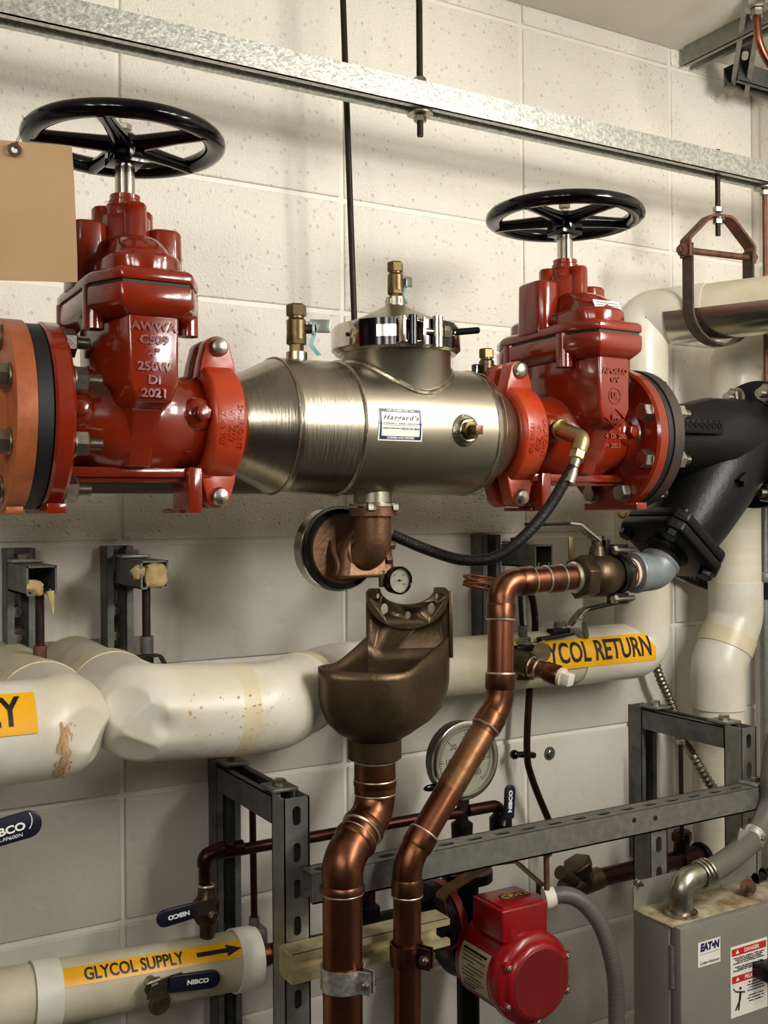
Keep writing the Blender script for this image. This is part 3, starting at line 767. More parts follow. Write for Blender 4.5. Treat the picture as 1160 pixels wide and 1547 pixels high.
# second beam rod top: hangers of the beam itself further left/right outside the frame
# clevis hanger
hc = V((P(1086, 467, -.25).x, -.25, 2.0565))
t = thing('clevis_hanger', hc-Z_*.07, 'rusty iron clevis hanger holding the silver jacketed pipe', 'pipe hanger')
ang = math.radians(6); ex = V((math.cos(ang), -math.sin(ang), 0)); ey = V((math.sin(ang), math.cos(ang), 0))
R = .074
zb_ = P(1086, 384, -.25).z-hc.z; zt = P(1086, 330, -.25).z-hc.z
pts = [hc+ex*(-R)+Z_*zb_+Z_*.012]+[hc+ex*(-R)+Z_*z for z in (.06, .03)]+[hc+ex*(-R*math.cos(a*PI/12))+Z_*(-R*math.sin(a*PI/12))*.92 for a in range(13)]+[hc+ex*R+Z_*z for z in (.03, .06)]+[hc+ex*R+Z_*(zb_+.012)]
build('lower_strap', M().band(pts, None, .028, .004, ey), 'rustdark', t, ang=50)
R2 = R+.005
pts = [hc+ex*(-R2)+Z_*(zb_-.013), hc+ex*(-R2)+Z_*(zb_+.020), hc+ex*(-.028)+Z_*(zt-.002), hc+ex*(-.020)+Z_*(zt+.002), hc+ex*.020+Z_*(zt+.002), hc+ex*.030+Z_*(zt-.003), hc+ex*R2+Z_*(zb_+.020), hc+ex*R2+Z_*(zb_-.013)]
build('yoke', M().band(fillet(pts, .008, 3), None, .028, .005, ey), 'rustiron', t, ang=50)
m = M(); m.cyl(hc+ex*(-R2-.018)+Z_*zb_, hc+ex*(R2+.012)+Z_*zb_, .0062, n=14); build('cross_bolt', m, 'rustiron', t)
for sx, h_ in ((-1, .011), (1, .007)): build('hex_nut', M().hexa(hc+ex*sx*(R2+.003)+Z_*zb_, ex*sx, .020, h_), 'rustiron', t)

# ================================================================ insulated glycol lines
RI = .0525
rx = 1.0105; YR = -.12
ztop = 2.0565; zbot = 1.396
t = thing('insulated_pipe', (rx, YR, 1.34), 'white insulated return line with yellow GLYCOL RETURN label, rising behind the right valve', 'pipe')
RT = t
# straight covers
m = M(); m.tube([(rx, YR, zbot+.10), (rx, YR, ztop-.10)], RI, 48); build('pipe_cover', m, 'canvas2', t)
m = M(); m.tube([(.36, YR, 1.399), (.86, YR, 1.396)], RI*.985, 48); build('pipe_cover', m, 'canvas', t)
# elbows of the riser
def elbow(pts, R, r, n=48, mt='pvc', parent=None, k=14, **kw):
    return build('elbow_cover', M().tube(fillet(pts, R, k), r, n), mt, parent, ang=60, **kw)
elbow([(.825, YR, zbot), (rx, YR, zbot), (rx, YR, zbot+.18)], .034, RI+.002, parent=t)
E1 = V((1.055, -.205, ztop)); 
pA = V((rx+.016, YR+.006, ztop)); hd = V((hc.x-pA.x, hc.y-pA.y, 0)).normalized()
elbow([(rx, YR, ztop-.16), (rx, YR, ztop-.05), pA, pA+hd*.13], [.12, .062], RI+.002, mt='pvc', parent=t); m = M(); m.tube([pA+hd*.08, pA+hd*.62], RI, 48); build('pipe_cover', m, 'canvas', t)
# aluminum jacket lower half
def halfjacket(a, b, R, t0, t1, th=.001, n=24):
    a = V(a); b = V(b); ax = (b-a).normalized(); up = Z_; L = (b-a).length
    return wrappatch(a, ax, up, R, 0, L, t0, t1, nx=6, nt=n, th=th)
build('metal_jacket', halfjacket(pA+hd*.060, pA+hd*.60, RI+.0028, math.radians(-165), math.radians(-2)), 'alu', t, ang=60)
# left offset: two bends come forward, run left, then turn back to the wall
YO = -.355; zo = 1.405
pL = [V((.40, YR, 1.399)), V((.315, YR, 1.400)), V((.105, YO, zo)), V((-.078, YO, zo+.012)), V((-.078, .0, zo+.02))]
f_ = fillet([pL[0], pL[1], pL[2], pL[3], pL[4]], [.07, .11, .055], 10)
elbow([pL[0], pL[1], pL[1].lerp(pL[2], .62)], .085, RI+.003, parent=t)
e_a = elbow([pL[1].lerp(pL[2], .50), pL[2], pL[2].lerp(pL[3], .42)], .10, RI+.0075, parent=t, n=72, k=30)
e_b = elbow([pL[2].lerp(pL[3], .36), pL[3].lerp(pL[2], .2), pL[3], pL[3].lerp(pL[4], .20), pL[3].lerp(pL[4], .42)], .062, RI+.0095, parent=t, n=110, k=60)
wobble(e_a, .0007, 45); wobble(e_b, .0006, 50)
ec_ = pL[3]+V((.0, .0, 0))
flatten(e_b, (-.30, -.90, -.12), .0065, ec_, .085); flatten(e_b, (-.62, -.72, .30), .006, ec_, .085); flatten(e_b, (-.45, -.62, -.62), .005, ec_, .085)
dent(e_b, P(250, 1095, YO-.050), .020, .005, V((.2, .9, 0)))
m = M(); m.tube([pL[3].lerp(pL[4], .38), V((-.078, .0, zo+.02))], RI+.004, 48); build('pipe_cover', m, 'canvas', t)
def ringband(a, d, w_, R, mt, parent, name='tape_band'):
    a = V(a); d = V(d).normalized(); m = M(); m.ringl([(-w_/2, R-.003), (-w_/2, R), (w_/2, R), (w_/2, R-.003)], a, d, 48); return build(name, m, mt, parent)
ringband(pL[2].lerp(pL[3], .30), pL[3]-pL[2], .026, RI+.0092, 'tape', t)
ringband(pL[1].lerp(pL[2], .56), pL[2]-pL[1], .030, RI+.0088, 'tape', t)
ringband(pL[3].lerp(pL[4], .40), pL[4]-pL[3], .034, RI+.0104, 'tape', t)
ringband((rx, YR, zbot+.185), Z_, .05, RI+.0028, 'tape', t)
ringband((.42, YR, 1.399), X_, .020, RI+.0028, 'tape', t)
# crease (folded corner) on the front elbow
rq = random.Random(5); m = M(); axm = (pL[2]-pL[3]).normalized(); L_ = (pL[2]-pL[3]).length
for k in range(70):
    x_ = rq.gauss(.36, .10)*L_+.045*(k % 3); a0 = math.radians(rq.uniform(-75, 30)); w_ = rq.uniform(.0004, .0014); hh_ = rq.uniform(.0004, .0018)/RI; c_ = pL[3]+axm*x_; R_ = RI+.0108; vs = []
    for i in range(7):
        q_ = 2*PI*i/7; th = a0+hh_*math.sin(q_); vs.append(c_+axm*(w_*math.cos(q_))+V((0, -math.cos(th), math.sin(th)))*R_)
    m.add(vs, [tuple(range(7))])
build('rust_stain', m, 'rust', t, smooth=False, recalc=False, kind='stuff')
# label
a_ = V((.5, YR, 1.3960)); lx0 = P(776, 985, YR-.05).x-.5; lx1 = P(988, 975, YR-.05).x-.5
lb = build('pipe_label', wrappatch(a_, X_, Z_, RI+.0026, lx0, lx1, math.radians(-14), math.radians(44)), 'yellow', t)
wraptext('GLYCOL RETURN', a_+X_*((P(981, 975, YR-.05).x+P(797, 985, YR-.05).x)/2-.5), X_, Z_, RI+.0034, .039, 'black', lb, ang0=math.radians(15), fit=P(981, 975, YR-.05).x-P(797, 985, YR-.05).x, bold=.0010)

# supply line at the left edge
YS = -.375; zs = 1.413
t = thing('insulated_pipe', (-.2, YS, zs-.06), 'white insulated supply elbow with yellow label ending in Y at the left edge', 'pipe')
SP = t
q = [V((-.9, YS, zs)), V((-.178, YS, zs)), V((-.178, 0, zs+.012))]
e_c = elbow([q[1]-X_*.16, q[1]-X_*.07, q[1], q[1].lerp(q[2], .40)], .058, RI+.0085, parent=t, n=90, k=50)
wobble(e_c, .0006, 50); flatten(e_c, (.55, -.80, .05), .006, q[1], .085); flatten(e_c, (.80, -.45, -.35), .006, q[1], .085)
m = M(); m.tube([q[0], q[1]-X_*.15], RI+.006, 48); build('pipe_cover', m, 'pvc', t)
m = M(); m.tube([q[1].lerp(q[2], .36), q[2]], RI+.003, 48); build('pipe_cover', m, 'canvas', t)
ringband(q[1].lerp(q[2], .36), Y_, .03, RI+.0095, 'tape', t)
ringband(q[1]-X_*.135, X_, .03, RI+.0092, 'tape', t)
x1 = P(54, 1075, YS-.05).x
lb = build('pipe_label', wrappatch((0, YS, zs), X_, Z_, RI+.0098, x1-.30, x1, math.radians(8), math.radians(56)), 'yellow', t)
wraptext('GLYCOL SUPPLY', V((x1-.155, YS, zs)), X_, Z_, RI+.0106, .037, 'black', lb, ang0=math.radians(32), fit=.275, bold=.0010)
xr_ = P(97, 1130, YS-.05).x
rs_ = random.Random(3)
m = M()
for k in range(90):
    a0 = rs_.uniform(-62, 14); cx_ = xr_+rs_.gauss(0, .0042)-.003*(a0 < -30)+.003*math.sin(a0*.15); w_ = rs_.uniform(.0005, .0022); h_ = math.radians(rs_.uniform(1, 6)); vs = []
    for i in range(8):
        q_ = 2*PI*i/8; k_ = rs_.uniform(.6, 1.2); th = math.radians(a0)+h_*k_*math.sin(q_); vs.append(V((cx_+w_*k_*math.cos(q_), YS-math.cos(th)*(RI+.0090), zs+math.sin(th)*(RI+.0090))))
    m.add(vs, [tuple(range(8))])
build('rust_stain', m, 'rust', t, smooth=False, recalc=False, kind='stuff')

# glycol supply line low at left
YC = -.13
c0_ = P(-60, 1524, YC); c1_ = P(384, 1446, YC); dC = (c1_-c0_).normalized(); RC = .0445
t = thing('insulated_pipe', (c0_+c1_)/2-Z_*RC, 'low white insulated pipe with yellow GLYCOL SUPPLY label and black arrow', 'pipe')
build('pipe_cover', M().tube([c0_, c1_-dC*.004], RC, 48), 'canvas', t)
def onC(u): 
    p = P(u, 1480, YC); return c0_+dC*((p.x-c0_.x)/dC.x)
ringband(onC(66), dC, onC(86).x-onC(46).x, RC+.004, 'whiteband', t, 'end_band')
e_ = onC(366); ringband(e_, dC, .033, RC+.0035, 'whiteband', t, 'end_band')
build('end_cap', M().cyl(c1_-dC*.006, c1_, RC+.003, n=48), 'whiteband', t)
x0 = onC(88).x; x1 = onC(357).x
lb = build('pipe_label', wrappatch(onC(88), dC, Z_, RC+.0006, 0, x1-x0, math.radians(27), math.radians(62)), 'yellow', t)
wraptext('GLYCOL SUPPLY', onC(194), dC, Z_, RC+.0014, .0185, 'black', lb, ang0=math.radians(43.5), fit=(onC(268)-onC(120)).length, bold=.0005)
aa = onC(320)
def wrapshape(poly, a, ax, R, material, parent, ang0, name):
    m = M().prism(poly, (0, 0, 0), X_, Y_, .0004); fr = V(ax).cross(Z_).normalized(); V_ = []
    for p in m.v:
        th = ang0+p.y/R; V_.append(V(a)+V(ax)*p.x+(fr*math.cos(th)+Z_*math.sin(th))*(R+p.z+.0004))
    m.v = V_; return build(name, m, material, parent, smooth=False)
wrapshape([(-.036, -.0033), (.012, -.0033), (.012, -.009), (.036, 0), (.012, .009), (.012, .0033), (-.036, .0033)], aa, dC, RC+.0012, 'black', lb, math.radians(44), 'printed_arrow')

# right riser
xd = 1.2765; xd2 = 1.222
t = thing('insulated_pipe', (xd2, YR, .02), 'white insulated riser with an offset, right of the return line', 'pipe')
zt_ = 2.02
pts = [V((xd+.06, -.55, zt_)), V((xd, YR, zt_)), V((xd, YR, 1.445)), V((xd2, YR, 1.345)), V((xd2, YR, .02))]
m = M(); m.tube([pts[1]-Z_*.12, pts[2]+Z_*.02], RI, 48); build('pipe_cover', m, 'canvas2', t)
m = M(); m.tube([pts[3]-Z_*.03, pts[4]], RI, 48); build('pipe_cover', m, 'canvas2', t)
elbow([pts[1].lerp(pts[0], .35), pts[1], pts[1]-Z_*.15], .085, RI+.002, parent=t)
m = M(); m.tube([pts[0], pts[1].lerp(pts[0], .28)], RI, 48); build('pipe_cover', m, 'alu', t)
elbow([pts[2]+Z_*.075, pts[2], pts[2].lerp(pts[3], .55)], .075, RI+.0035, parent=t)
elbow([pts[2].lerp(pts[3], .45), pts[3], pts[3]-Z_*.085], .075, RI+.0035, parent=t)
ringband(pts[2].lerp(pts[3], .5), pts[3]-pts[2], .034, RI+.0055, 'tape', t)

# ================================================================ Y strainer
t = thing('y_strainer', (.9, AY, 1.58), 'black cast iron Y strainer bolted to the right red flange', 'strainer')
xf = .7245
m = M(); m.lathe([(0, .05), (0, .112), (.0095, .112), (.0095, .05)], (xf, AY, AZ), X_, 72); build('flange_gasket', m, 'rubber', None, label='black rubber gasket between the red flange and the black strainer', cat='gasket')
m = M(); m.lathe([(0, .05), (0, .1143), (.020, .1143), (.023, .111), (.0235, .072)], (xf+.011, AY, AZ), X_, 72); build('flange', m, 'blackgrey', t)
SE = 1.045
m = M(); m.lathe([(0, .050), (0, .1143), (.022, .1143), (.022, .05)], (SE, AY, AZ), X_, 72); build('flange', m, 'blackcast', t)
m = M(); m.lathe([(.0, .066), (.04, .060), (.12, .066), (.17, .078), (.27, .080), (.30, .070), (.312, .064)], (xf+.024, AY, AZ), X_, 56); build('strainer_body', m, 'blackcast', t, ang=60)
lo = V((.985, AY, AZ-.005)); le = P(1014, 822, AY); ld = V((le.x-lo.x, 0, le.z-lo.z)); LL = ld.length; ld = ld.normalized()
m = M(); m.lathe([(-.05, .05), (-.03, .072), (.0, .080), (.08, .078), (LL*.72, .072), (LL-.022, .066)], lo, ld, 56); build('strainer_leg', m, 'blackcast', t, ang=60)
pr = V((ld.z, 0, -ld.x)); 
def sqr(h, off):
    k = .018; out = []
    for (a, b) in ((h, h-k), (h-k, h), (-h+k, h), (-h, h-k), (-h, -h+k), (-h+k, -h), (h-k, -h), (h, -h+k)): out.append(lo+ld*off+Y_*a+pr*b)
    return out
m = M(); m.loft([sqr(.070, LL-.024), sqr(.070, LL-.006)]); build('leg_flange', m, 'blackcast', t, bev=.003)
m = M(); m.loft([sqr(.072, LL-.003), sqr(.072, LL+.014), sqr(.064, LL+.018)]); cv = build('cover_plate', m, 'blackcast', t, bev=.003)
m = M(); m.lathe([(0, .040), (.006, .038), (.012, .033)], lo+ld*(LL+.016), ld, 32); build('plug_boss', m, 'blackcast', cv)
for a in (-1, 1):
    for b in (-1, 1):
        c = lo+ld*(LL+.016)+Y_*(a*.052)+pr*(b*.052); m = M(); m.hexa(c, ld, .022, .012, .2); build('cover_bolt', m, 'blackcast', t)
        m = M(); m.cyl(lo+ld*(LL-.03)+Y_*(a*.052)+pr*(b*.052), lo+ld*(LL-.02)+Y_*(a*.052)+pr*(b*.052), .009, n=12); build('bolt_end', m, 'blackcast', t)
for k in range(8):
    q = PI/8+k*PI/4
    c = V((xf+.0345, AY+math.cos(q)*.095, AZ+math.sin(q)*.095)); m = M(); m.nut_bolt(c, X_, .027, .014, .013, .008); build('flange_bolt', m, 'zinc', t)
    c = V((SE, AY+math.cos(q)*.095, AZ+math.sin(q)*.095)); m = M(); m.nut_bolt(c, -X_, .030, .016, .012, .008); build('flange_bolt', m, 'zinc', t)
m = M(); a = V((.835, AY-.0735, AZ+.020)); m.box(a, (.10, .006, .024)); pl = build('cast_plate', m, 'blackcast', t, bev=.002)
for k in range(7):
    build('cast_mark', M().torus(a+V((-.040+.0133*k, -.0030, .002)), Y_, .0042, .0016, 14, 6), 'blackcast', pl)
    build('cast_dot', M().sphere(a+V((-.040+.0133*k, -.0030, .010)), .0018, 8), 'blackcast', pl)
text('4', P(1120, 725, AY-.082), (.9, -.1, -.2), (.2, 0, .9), .024, 'blackcast', t, ext=.006, bold=.0008, name='cast_lettering')
m = M(); m.tube(spline([P(935, 765, -.26), P(934, 777, -.26), P(941, 782, -.26), P(946, 776, -.26)], 6), .0025, 8); build('plastic_hook', m, 'yellowplastic', label='small yellow plastic hook under the right red flange', cat='hook')
# pipe going on from the strainer
m = M(); m.lathe([(0, .05), (0, .1143), (.022, .1143), (.03, .065), (.30, .060)], (SE+.024, AY, AZ), X_, 56); build('outlet_pipe', m, 'blackcast', label='black flanged pipe leaving the strainer beyond the right edge', cat='pipe')

# ================================================================ blowdown assembly: nipple, elbow, ball valve, copper
nd = ld; n0 = lo+ld*(LL+.022)
bend = P(1006, 858, AY); e2 = P(972, 862, AY)
t = thing('pipe_elbow', bend-Z_*.03, 'grey coated 45 degree elbow with sealant rings under the strainer', 'pipe elbow')
vdir = (P(870, 865, AY+.005)-P(965, 858, AY)).normalized()
bend = n0+ld*.037
e3 = bend+vdir*.048
m = M(); m.cyl(n0, n0+ld*.022, .0215, n=28); nip = build('nipple', m, 'teflon', t)
for k in (.006, .014): build('thread_ring', M().torus(n0+ld*k, ld, .0215, .0016, 28, 6), 'rustiron', nip)
m = M(); pth = fillet([n0+ld*.014, bend, e3], .05, 8); m.tube(pth, [.0335]+[.032]*(len(pth)-2)+[.0335], 32); build('elbow_body', m, 'greyfit', t, ang=60)
m = M(); m.torus(n0+ld*.018, ld, .030, .0045, 32, 8); m2 = M(); m2.torus(e3-vdir*.004, vdir, .030, .0045, 32, 8)
build('elbow_rim', m, 'greyfit', t); build('elbow_rim', m2, 'greyfit', t)
m = M(); m.cyl(e3, e3+vdir*.016, .0245, n=28); build('thread_ring', m, 'teflon', t); build('thread_ring', M().torus(e3+vdir*.009, vdir, .0242, .002, 28, 6), 'rustiron', t)
# ball valve
b0 = e3+vdir*.013
t = thing('ball_valve', b0+vdir*.05-Z_*.035, 'large dark bronze ball valve between copper tube and grey elbow', 'valve')
m = M(); m.hexa(b0, vdir, .052, .018, .3); build('end_hex', m, 'valvebronze', t, bev=.001)
m = M(); m.lathe([(.016, .022), (.020, .027), (.032, .028), (.040, .0325), (.056, .0355), (.074, .0345), (.082, .029)], b0, vdir, 40); bd = build('ball_body', m, 'valvebronze', t, ang=40)
m = M(); m.hexa(b0+vdir*.080, vdir, .064, .026, .3); build('end_hex', m, 'valvebronze', t, bev=.001)
vE = b0+vdir*.106
m = M(); m.lathe([(0, .0245), (.004, .0255), (.008, .0235)], vE, vdir, 36); build('solder_joint', m, 'solder', t)
sc = b0+vdir*.062
m = M(); m.lathe([(.028, .014), (.046, .012), (.050, .009), (.060, .009)], sc, Z_, 24); sn = build('stem_neck', m, 'valvebronze', t)
m = M(); m.hexa(sc+Z_*.058, Z_, .020, .008); build('stem_nut', m, 'zinc', sn)
hz = sc+Z_*.055
build('stop_block', M().box(sc+Z_*.045-vdir*.016, (.010, .016, .026)), 'blackcast', sn, bev=.001)
pA_ = hz; pB_ = P(872, 792, AY); pC_ = P(855, 790, AY); pD_ = P(797, 792, AY)
m = M(); m.band([pA_+Z_*.002, pA_.lerp(pB_, .35)+Z_*.001, pB_, pC_], None, .022, .003, Y_); hl = build('lever', m, 'chrome', t, ang=30)
m = M(); m.band([pB_.lerp(pC_, .6), pD_], None, .020, .006, Y_); build('grip', m, 'blackgloss', hl, bev=.002)
build('tag', M().box(P(863, 828, AY-.004), (.012, .003, .036)), 'oxtag', t, bev=.002)
gp = P(240, 728, -.12); build('grey_pipe', M().cyl((-1.3, -.12, gp.z), (P(372, 728, -.12).x+.12, -.12, gp.z), .018, n=28), 'conduit', label='level grey pipe behind the left red valve, close to the wall', cat='pipe')
# beam clamp around the valve end
t = thing('pipe_clamp', b0+vdir*.024-Z_*.05, 'black split clamp with bolts around the big ball valve end', 'clamp')
cc = b0+vdir*.020
m = M(); m.ringl([(-.006, .0275), (-.006, .0315), (.006, .0315), (.006, .0275)], cc, vdir, 40); build('clamp_ring', m, 'blackcast', t)
for sz in (-1, 1):
    pd = build('clamp_ear', M().box(cc+Z_*sz*.040, (.030, .020, .018)), 'blackcast', t, bev=.001)
    m = M(); m.cyl(cc+Z_*sz*.040+V((-.02, -.012, 0)), cc+Z_*sz*.040+V((.030, -.006, 0)), .004, n=12); m.hexa(cc+Z_*sz*.040+V((-.014, -.012, 0)), -X_, .013, .008); build('clamp_bolt', m, 'zinc', pd)

def copper_run(name, pts, r, fr, label, joints=(), mt='copper', mt2='coppertarn', Rf=None, n=32, cat='pipe', fl=.03, group=None):
    """tube with soldered elbows: fillet at each inner vertex gets a wider fitting; joints = extra couplings (segment, fraction, length)"""
    pts = [V(p) for p in pts]; Rf = Rf or [r*1.6]*(len(pts)-2)
    lo_ = min(pts, key=lambda p: p.z)
    t = thing(name, lo_, label, cat, group)
    path = fillet(pts, Rf, 10); build('tube', M().tube(path, r, n), mt, t, ang=60)
    for i in range(1, len(pts)-1):
        a, b, c = pts[i-1], pts[i], pts[i+1]
        d1 = (a-b).normalized(); d2 = (c-b).normalized(); an = d1.angle(d2); tt_ = min(Rf[i-1]/math.tan(an/2), (a-b).length*.49, (c-b).length*.49)
        A_ = b+d1*(tt_+fl); B_ = b+d2*(tt_+fl)
        el = build('elbow', M().tube(fillet([A_, b, B_], tt_*math.tan(an/2), 12), fr*.96, n), mt2, t, ang=60)
        for e, d in ((A_, d1), (B_, d2)):
            build('elbow_socket', M().lathe([(0, fr*.97), (.004, fr*1.04), (fl*.9, fr*1.03)], e-d*fl*.92, d, n), mt2, el)
            build('solder_ring', M().torus(e+d*.0005, d, r+.0008, .0024, n, 6), 'solder', el)
    for (i, f_, ln) in joints:
        a, b = pts[i], pts[i+1]; d = (b-a).normalized(); c = a.lerp(b, f_)
        cp = build('coupling', M().lathe([(-ln/2, fr), (ln/2, fr)], c, d, n), mt2, t)
        for s_ in (-1, 1): build('solder_ring', M().torus(c+d*s_*ln/2, d, r+.0008, .0022, n, 6), 'solder', cp)
    return t
rs = .0200; 
k1 = P(757, 862, AY+.012); k2 = P(755, 1062, AY); k3 = P(615, 1302, AY-.02); k4 = P(614, 1900, AY-.02)
k1 = V((k1.x, k1.y, (vE+vdir*((k1-vE).length)).z)); 
copper_run('copper_drain_pipe', [vE+vdir*.003, k1, k2, k3, k4], rs, .0222, 'copper pipe from the ball valve, bent down in front of the dial gauge', joints=((0, .30, .030),), Rf=[.032, .055, .055], fl=.026)
cdp = [o for o in bpy.data.objects if o.name.startswith('copper_drain_pipe')][0]
dk = (k3-k2).normalized(); build('stained_section', M().lathe([(0, rs+.0003), (.01, rs+.0007), (.085, rs+.0006), (.10, rs+.0002)], k2+dk*.055, dk, 32), 'copperbrass', cdp)
# 2 inch drain under the funnel
q0 = P(566, 1148, AY); qx = q0.x
q1 = V((qx, AY, P(566, 1222, AY).z)); q2 = P(517, 1300, -.41); q3 = P(519, 1900, -.41)
q0 = V((qx, AY, q0.z))
copper_run('copper_drain_pipe', [q0, q1, q2, q3], .0272, .0298, 'wide copper drain pipe with two elbows under the bronze funnel', Rf=[.052, .052], fl=.012, joints=((0, .35, .045),))

# ================================================================ funnel
ZF0 = P(566, 1146, AY).z; ZF1 = P(566, 1116, AY).z
t = thing('drain_funnel', (qx, AY, ZF0), 'aged bronze air gap drain funnel with open lip and notched back plate', 'funnel')
m = M(); m.lathe([(0, .036), (.002, .0385), (ZF1-ZF0+.006, .0385)], (qx, AY, ZF0), Z_, 40); build('funnel_socket', m, 'bronzedark', t)
build('solder_ring', M().torus((qx, AY, ZF0-.001), Z_, .0285, .003, 36, 6), 'solder', t)
rim_px = [(553, 962, -.318), (530, 983, -.340), (508, 1000, -.358), (486, 1005, -.376), (480, 1008, -.392), (488, 1012, -.414), (515, 1015, -.434), (555, 1017, -.450), (590, 1018, -.458), (618, 1014, -.456), (640, 997, -.440), (660, 980, -.418), (675, 967, -.392), (679, 962, -.366)]
rim = spline([P(*q) for q in rim_px], 4)
Bp = P(553, 962, -.318); BR = P(672, 962, -.362)
nb = 9
for p in rim[-2:]: pass
rim += [V((rim[-1].x+(Bp.x-rim[-1].x)*k/nb, rim[-1].y+(Bp.y-rim[-1].y)*k/nb, 1.47)) for k in range(1, nb)]
N_ = len(rim); cx_, cy_ = qx+.010, AY-.015
def ringat(z, s_, circ):
    out = []
    for p in rim:
        a = math.atan2(p.y-cy_, p.x-cx_); w1 = V((cx_+(p.x-cx_)*s_, cy_+(p.y-cy_)*s_, z)); w2 = V((qx+.037*math.cos(a), AY+.037*math.sin(a), z))
        out.append(w1.lerp(w2, circ))
    return out
rings = [ringat(ZF1, .5, 1), ringat(ZF1+.008, .60, .35), ringat(ZF1+.020, .76, .10), ringat(ZF1+.036, .88, 0), ringat(ZF1+.054, .955, 0), ringat(ZF1+.072, .992, 0)]
rings.append([V((p.x, p.y, (p.z+ZF1+.085)/2)) for p in rim]); rings.append(rim)
m = M(); vs = []
for r_ in rings: vs += r_
fs = []
for i in range(len(rings)-1):
    for k in range(N_): fs.append((i*N_+k, i*N_+(k+1) % N_, (i+1)*N_+(k+1) % N_, (i+1)*N_+k))
m.add(vs, fs); fb = build('funnel_bowl', m, 'bronzedark', t, ang=50)
md = fb.modifiers.new('solid', 'SOLIDIFY'); md.thickness = .0045; md.offset = -1
bx = V((BR.x-Bp.x, BR.y-Bp.y, 0)); W_ = bx.length+.004; bx = bx.normalized(); bn = bx.cross(Z_)
zt_ = P(556, 889, -.32).z
base_ = V((Bp.x, Bp.y, 0))
def upoly(zlow, rin, cz, outer=None):
    pts = [(0, zlow), (W_, zlow), (W_, zt_-.006), (W_-.006, zt_), (W_-.020, zt_)] if outer is None else []
    if outer:
        for k in range(0, 25):
            a = PI+PI*k/24; pts.append((W_/2+(W_/2)*math.cos(a), cz+outer*math.sin(a)))
        pts += [(W_, zt_-.005), (W_-.005, zt_), (W_-.020, zt_)]
    for k in range(1, 14):
        a = PI*k/14; pts.append((W_/2+(W_/2-.020)*math.cos(a), zt_-rin*math.sin(a)))
    pts += [(.020, zt_), (.005, zt_), (0, zt_-.005)]
    return pts
def vplate(pts, off, th, name):
    m = M(); m.prism(pts, base_+bn*off, bx, Z_, th, bn); return build(name, m, 'bronzedark', t)
bp_ = vplate(upoly(1.42, .056, 0), -.001, .004, 'back_plate')
uf = vplate(upoly(0, .024, zt_-.012, outer=.048), .004, .008, 'notched_flange')
def cutter(fx, dz, ra, rb):
    c = base_+bx*(W_*fx)+Z_*(zt_-dz); m = M(); q = []
    for o in (-.02, .03): q.append([c+bn*o+bx*(ra*math.cos(2*PI*k/14))+Z_*(rb*math.sin(2*PI*k/14)) for k in range(14)])
    return m.loft(q)
cs = [(.14, .011, .0028, .0042), (.215, .030, .0058, .0085), (.86, .013, .0030, .0055), (.79, .031, .0062, .0088), (.50, .040, .0045, .0060)]
holes(uf, [cutter(*c) for c in cs])
holes(bp_, [cutter(*c) for c in cs[:4]])
m = M(); p = base_+bx*(W_+.003)+bn*.004; m.box((p.x, p.y, (zt_-.006+1.455)/2), (.006, .018, zt_-.006-1.455), (bx, bn, Z_)); build('side_web', m, 'bronzedark', t, bev=.0015)

# ================================================================ relief valve
ZD = P(563, 767, AY).z
t = thing('relief_valve', (cbx, AY, P(545, 878, AY).z), 'cast bronze relief valve with round black and chrome diaphragm cover below the vessel', 'valve')
dcn = P(514, 829, -.315); 
m = M(); m.lathe([(0, .045), (0, .0585), (.004, .0625), (.026, .0625), (.030, .058), (.034, .03), (.036, 0)], dcn, Y_, 56); build('diaphragm_cover', m, 'chrome', t)
m = M(); m.lathe([(-.008, .040), (-.008, .0585), (-.004, .061), (.003, .061), (.003, .04)], dcn, Y_, 56); build('cover_ring', m, 'blackgloss', t)
m = M(); m.lathe([(-.011, .030), (-.0115, .050), (-.006, .053), (0, .053)], dcn, Y_, 48); m2 = m; build('body_plate', m, 'bronze', t)
m = M(); m.ringl([(0, .0265), (0, .0345), (-.012, .0345), (-.012, .0265)], (cbx, AY, ZD), Z_, 40); build('inlet_flange', m, 'bronze', t)
be = V((cbx, AY, dcn.z-.002)); back = V((dcn.x+.005, -.325, dcn.z-.006))
m = M(); m.tube(fillet([V((cbx, AY, ZD-.004)), be-Z_*.006, back], .03, 12), .0262, 36); build('inlet_elbow', m, 'bronze', t, ang=60)
m = M(); m.torus(be.lerp(back, .45), back-be, .0275, .003, 36, 8); build('cast_ring', m, 'bronze', t)
zb0 = P(545, 874, AY).z; c = V(((cbx+dcn.x)/2+.012, -.343, 0))
rings = []
for (z, hx, hy) in ((zb0, .047, .022), (zb0+.006, .047, .022), (zb0+.012, .044, .020), (dcn.z, .040, .018), (dcn.z+.02, .028, .016), (dcn.z+.034, .012, .012)):
    rings.append([V((c.x+sx*hx+cc_*.0, c.y+sy*hy, z)) for (sx, sy, cc_) in ((-1, -.6, 0), (-.8, -1, 0), (.8, -1, 0), (1, -.6, 0), (1, .6, 0), (.8, 1, 0), (-.8, 1, 0), (-1, .6, 0))])
m = M().loft(rings); build('outlet_skirt', m, 'bronze', t, bev=.003, ang=50)
m = M(); m.tube(spline([dcn+V((-.018, -.012, .012)), dcn+V((-.020, -.020, -.004)), V((dcn.x-.018, -.345, zb0+.02)), V((dcn.x-.020, -.345, zb0+.004))], 5), .0055, 12); build('cast_rib', m, 'bronze', t, ang=60)
for (u, v) in ((592, 824), (588, 846)):
    p = P(u-6, v, -.36); m = M(); m.hexa(p, X_, .012, .010); build('side_plug', m, 'bronze', t)
